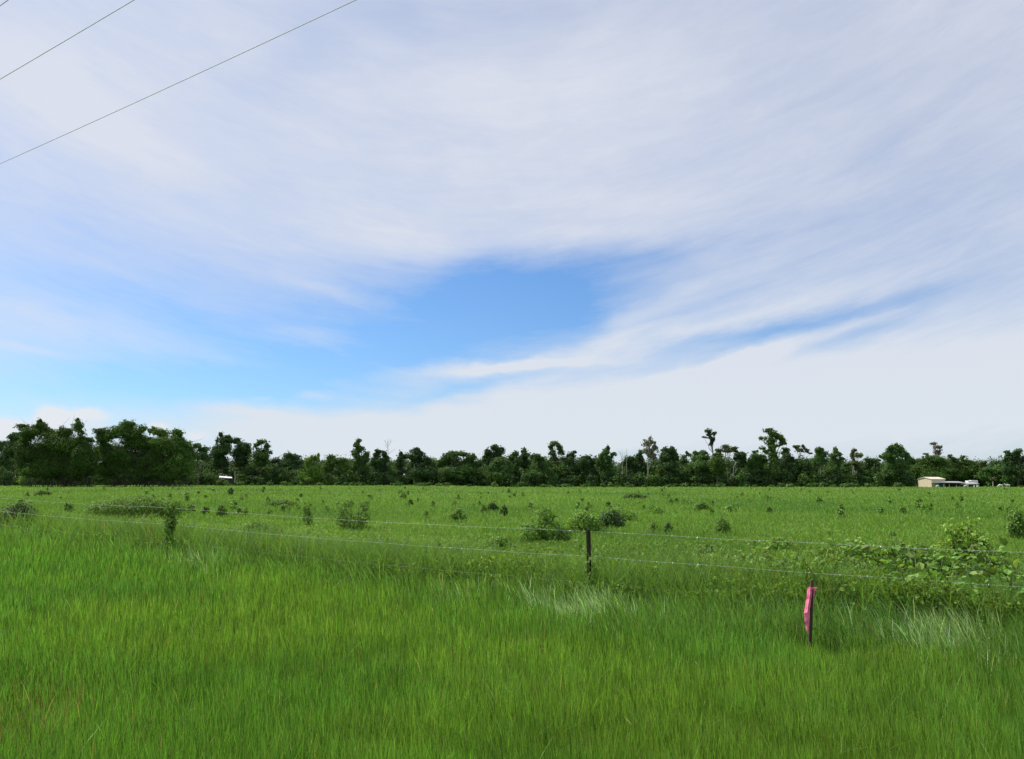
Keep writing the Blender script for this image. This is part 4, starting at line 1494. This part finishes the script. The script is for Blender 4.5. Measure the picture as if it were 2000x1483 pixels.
SHRUBS = [
    ("dark brownish shrub at the photo's left edge by the fence", 26, 1046, 84, 62, S_DK * 0.8, 0.08, {}),
    ("long low vine mound with shiny leaves, left of the vine-covered post", 262, 1016, 190, 48, S_MD, 0.11, dict(lobes=[(-.35, .4, .2, .4), (-.1, .5, .22, .5), (.15, .6, .22, .45), (.35, .45, .18, .42)])),
    ("narrow upright leafy weed left of the twin-stemmed shrub", 600, 1034, 26, 46, S_MD, 0.09, dict(lobes=[(0, .45, .45, .4), (-.1, .8, .3, .25)])),
    ("loose twin-stemmed leafy shrub in the field left of the centre", 690, 1042, 70, 66, S_MD, 0.09, dict(lobes=[(-.28, .5, .25, .45), (.25, .5, .26, .42), (0, .3, .4, .3), (-.2, .85, .14, .18), (.3, .85, .12, .16)], dens=.7)),
    ("small dark weed standing near the middle fence wire, right of the vine mound", 432, 1015, 22, 30, S_MD, 0.09, {}),
    ("broad-leaved bush just left of the bare fence post", 1062, 1068, 112, 76, S_MD * 1.15, 0.13, dict(lobes=[(-.2, .35, .3, .35), (.1, .4, .32, .4), (.05, .78, .2, .25), (.35, .25, .2, .25)])),
    ("light green vine heaped over the ground just behind the bare fence post", 1142, 1045, 70, 46, S_LT, 0.12, {}),
    ("dark shiny clump behind the bare fence post, ringed by light green vine", 1193, 1037, 56, 40, S_DK, 0.12, {}),
    ("light green vine trailing over the dark shiny clump", 1215, 1024, 60, 34, S_LT, 0.11, dict(dens=.6)),
    ("tiny dark bush, left of two side by side in mid field", 963, 1000, 24, 18, S_DK, 0.10, {}),
    ("upright dark weed, right of two side by side in mid field", 984, 1012, 16, 26, S_DK * 1.1, 0.09, {}),
    ("small reddish-green bush alone in the field right of the post", 1412, 1050, 32, 40, S_MD, 0.09, dict(dens=.8)),
    ("small dark weed beside the wire, between post and reddish-green bush", 1305, 1046, 18, 26, S_DK * 1.3, 0.09, {}),
    ("pale slim weed left of the small dark weed by the wire", 1278, 1044, 18, 26, S_MD, 0.08, dict(dens=.6)),
    ("small bushy weed in the field above the reddish-green bush", 1372, 1000, 26, 20, S_MD, 0.10, {}),
    ("pale leafy sprig in mid field right of the dark clump", 1284, 1008, 28, 20, S_LT, 0.10, dict(dens=.5)),
    ("dark vine-wrapped stump in the grass before the middle wire", 856, 1112, 22, 52, S_DK * 1.2, 0.09, {}),
    ("leafy weed patch above the dark vine-wrapped stump", 895, 1022, 34, 28, S_MD, 0.09, dict(dens=.7)),
    ("big-leaved bright vine thicket right of the pink-ribboned stake", 1690, 1172, 120, 120, S_LT, 0.125, dict(lobes=[(0, .4, .5, .4), (-.15, .8, .3, .2), (.25, .72, .28, .22), (.1, .3, .5, .3)], dens=.8)),
    ("wide tangled dark-bottomed thicket crossed by the lower wires at right", 1800, 1180, 190, 120, S_MD * 1.1, 0.12, dict(lobes=[(-.2, .4, .35, .4), (.15, .45, .35, .42), (0, .75, .35, .22), (.35, .4, .25, .35)], dens=.75)),
    ("tall bright vine mound rising above the top wire at right", 1885, 1120, 110, 104, S_YL, 0.14, dict(lobes=[(-.15, .35, .4, .35), (.1, .6, .35, .3), (-.1, .8, .25, .18), (.28, .92, .14, .1), (.25, .4, .3, .35)], dens=.75)),
    ("dark hollow-looking bush low in the right-hand thicket", 1905, 1190, 90, 80, S_DK, 0.11, {}),
    ("leafy bush at the photo's right edge above the top wire", 1994, 1062, 44, 66, S_LT * .8, 0.12, {}),
    ("tangled grassy bush under the lower wire at the photo's right edge", 1965, 1196, 110, 80, S_MD, 0.10, dict(dens=.8)),
    ("upright mid green shrub just right of and behind the pink-ribboned stake", 1640, 1176, 70, 92, S_MD, 0.11, dict(dens=.7)),
    ("tall leafy shrub at the right, between the yellow-green mound and the photo's edge", 1940, 1170, 84, 108, S_MD * 1.1, 0.12, dict(dens=.7, lobes=[(0, .4, .5, .4), (-.2, .75, .25, .22), (.25, .62, .25, .25)])),
    ("upright leafy shrub in the belt midway between the bare post and the stake", 1380, 1120, 60, 56, S_MD, 0.10, dict(dens=.7)),
    ("leafy shrub in the belt left of the bare post, under the middle wire", 980, 1098, 74, 50, S_MD * 1.1, 0.10, dict(dens=.7)),
    ("leafy weed heap in the belt right of the vine-covered post", 500, 1060, 90, 40, S_MD * 1.1, 0.10, dict(dens=.7)),
    ("lone nodding weed with a dark head just above the top wire", 1746, 1075, 20, 36, S_LT * .9, 0.10, dict(lobes=[(0, .9, .4, .18), (-.15, .45, .2, .4)], dens=.7)),
    ("small bush with pale tips under the top wire, left of the big-leaved thicket", 1528, 1085, 60, 36, S_LT, 0.12, dict(dens=.6)),
    ("small dark plant patch low in the grass left of the stake", 1480, 1140, 70, 40, S_MD * .8, 0.08, dict(dens=.7)),
    ("dark spreading weed patch far off near the field's middle", 1240, 975, 46, 10, S_DK, 0.16, {}),
    ("low green bush at the foot of the left bamboo clump", 50, 951, 30, 24, S_LT * .7, 0.3, {}),
    ("small dark bush in the field in front of the left bamboo clump", 82, 970, 28, 12, S_MD * .7, 0.2, {}),
    ("neat round bush at the treeline right of the bright green bamboo", 650, 947, 20, 20, S_MD * .75, 0.45, dict(D=322)),
    ("rounded olive bush at the foot of the hut with the white roof", 434, 949, 24, 14, S_MD * .6, 0.4, dict(D=316)),
    ("tall weed leaning over in the left of the field", 450, 968, 12, 16, S_DK, 0.14, {}),
    ("straggling row of weeds beyond the middle wire, left of the twin-stemmed shrub", 548, 992, 64, 14, S_MD * .8, 0.12, {}),
]
for lab, px, py, w, h, cc, lf, kw in SHRUBS:
    shrub(lab, px, py, w, h, cc, lf, **kw)

# creeper climbing the left post
p = posts[2]
z0 = float(ground_z(*p))
vine = empty("climbing_vine", (p[0], p[1], z0), "leafy green creeper climbing the left fence post to its top", "vine")
bag, st = Bag(), Bag()
n = 430
t = rng.random(n)
an = rng.uniform(0, 2 * math.pi, n)
rr = (0.05 + 0.10 * np.abs(np.sin(t * 7))) * rng.uniform(0.4, 1.2, n)
Cc = np.stack([p[0] - 0.02 + np.cos(an) * rr, p[1] - 0.05 + np.sin(an) * rr, z0 + 0.05 + t * 1.28], 1)
Nrm = norm(np.stack([np.cos(an), np.sin(an), np.full(n, 0.6)], 1) + rng.normal(0, 0.3, (n, 3)))
leaves(bag, Cc, Nrm, rng.uniform(0.05, 0.10, n), jitter_col(S_MD, n, 0.35))
t = np.linspace(0, 1, 60)
tube(st, np.stack([p[0] + 0.05 * np.cos(t * 18), p[1] + 0.05 * np.sin(t * 18), z0 + t * 1.25], 1), 0.008, k=5)
bag.build("foliage", M_shrub, vine)
st.build("stem", M_bark, vine, True)
# creeper on the lower half of the bare post
p = posts[1]
vine = empty("climbing_vine", (p[0], p[1], 0), "sparse creeper clinging to the lower half of the bare fence post", "vine")
bag, st = Bag(), Bag()
n = 170
t = rng.random(n) ** 1.3
an = rng.uniform(0, 2 * math.pi, n)
rr = 0.05 + 0.09 * rng.random(n)
Cc = np.stack([p[0] + np.cos(an) * rr, p[1] - 0.03 + np.sin(an) * rr, 0.1 + t * 0.75], 1)
Nrm = norm(np.stack([np.cos(an), np.sin(an), np.full(n, 0.6)], 1) + rng.normal(0, 0.3, (n, 3)))
leaves(bag, Cc, Nrm, rng.uniform(0.03, 0.07, n), jitter_col(S_MD, n, 0.35))
t = np.linspace(0, 1, 40)
tube(st, np.stack([p[0] + 0.045 * np.cos(t * 11), p[1] + 0.045 * np.sin(t * 11), t * 0.85], 1), 0.008, k=5)
bag.build("foliage", M_shrub, vine)
st.build("stem", M_bark, vine, True)

# small weeds dotted over the field: six shapes, copied
protos = []
for k in range(6):
    bag = Bag()
    hgt = rng.uniform(0.35, 0.6)
    n = 46
    t = rng.random(n)
    an = rng.uniform(0, 2 * math.pi, n)
    rr = hgt * rng.uniform(0.25, 0.5) * np.sqrt(rng.random(n)) * (1.1 - 0.6 * t)
    Cc = np.stack([np.cos(an) * rr, np.sin(an) * rr, 0.08 + t * hgt], 1)
    Nrm = norm(np.stack([np.cos(an) * .5, np.sin(an) * .5, np.full(n, 0.7)], 1) + rng.normal(0, 0.35, (n, 3)))
    leaves(bag, Cc, Nrm, rng.uniform(0.10, 0.20, n), jitter_col((S_MD * .85, S_MD * 1.15, S_MD * 0.9, S_MD, S_LT * .9, S_MD * 1.1)[k], n, 0.3))
    for _ in range(4):
        a = rng.uniform(0, 6.28)
        tube(bag, np.array([(0, 0, -0.03), (math.cos(a) * .06, math.sin(a) * .06, hgt * .5), (math.cos(a) * .12, math.sin(a) * .12, hgt * .9)]), np.array((.012, .008, .005)), (0.06, 0.1, 0.03), k=4)
    o = bag.build("field_weed", M_shrub)
    protos.append(o)
cnt = 0
while cnt < 190:
    py = 956 + 60 * rng.random() ** 1.3
    px = rng.uniform(20, 1990)
    q = ground_point(px, py)
    if fence_s(q[0], q[1]) < 2 or q[1] > 230:
        continue
    k = cnt % 6
    o = protos[k] if cnt < 6 else protos[k].copy()
    if cnt >= 6:
        COL.objects.link(o)
    o.location = q
    sc_ = rng.uniform(0.35, 0.95) * (1 + 0.003 * q[1])
    o.scale = (sc_ * rng.uniform(1, 1.5), sc_ * rng.uniform(1, 1.5), sc_)
    o.rotation_euler = (0, 0, rng.uniform(0, 6.28))
    tag(o, "small leafy weed poking up out of the open field", "weed", "small weeds dotted over the field")
    cnt += 1

# the uneven belt of knee-high leafy weeds along the fence: five shapes, copied
protos = []
for k in range(5):
    bag = Bag()
    hgt = (0.55, 0.7, 0.45, 0.6, 0.8)[k]
    for st_ in range(6):
        a = rng.uniform(0, 6.28)
        r0 = rng.uniform(0.02, 0.18)
        foot = np.array((math.cos(a) * r0, math.sin(a) * r0, -0.03))
        tip = foot + np.array((math.cos(a) * rng.uniform(.05, .25), math.sin(a) * rng.uniform(.05, .25), hgt * rng.uniform(.6, 1.05)))
        pts = limb(foot, tip, 6, 0.05)
        tube(bag, pts, np.linspace(0.006, 0.003, 6), (0.09, 0.15, 0.04), k=4)
        n = 26
        t = rng.random(n) ** 0.8
        Cc = np.stack([np.interp(t, np.linspace(0, 1, 6), pts[:, q]) for q in range(3)], 1) + rng.normal(0, 0.055, (n, 3))
        Cc[:, 2] = np.maximum(Cc[:, 2], 0.03)
        Nrm = norm(rng.normal(0, 0.5, (n, 3)) + np.array((0, -0.15, 0.8)))
        leaves(bag, Cc, Nrm, rng.uniform(0.035, 0.085, n), jitter_col((S_MD, S_LT * .85, S_MD * 1.15, S_MD * .8, S_LT)[k], n, 0.4, 0.16))
    protos.append(bag.build("fence_weed", M_shrub))
cnt = 0
while cnt < 190:
    px = rng.uniform(60, 2040) if cnt % 2 else rng.uniform(1150, 2040)
    q = fence_at_px(px) + FN * (0.5 + 4.0 * rng.random() ** 1.5)
    if vnoise(q[:1] * 0.5, q[1:] * 0.5, 3)[0] < 0.30:
        continue
    k = int(rng.integers(0, 5))
    o = protos[cnt] if cnt < 5 else protos[k].copy()
    if cnt >= 5:
        COL.objects.link(o)
    o.location = (q[0], q[1], float(ground_z(q[0], q[1])))
    f = (0.45 + 0.8 * rng.random() ** 1.6) * (1.35 if px > 1450 else 1.0)
    o.scale = (f * 1.2, f * 1.2, f)
    o.rotation_euler = (0, 0, rng.uniform(0, 6.28))
    tag(o, "knee-high leafy weed in the uneven belt just behind the fence", "weed", "leafy weeds in the belt along the fence")
    cnt += 1
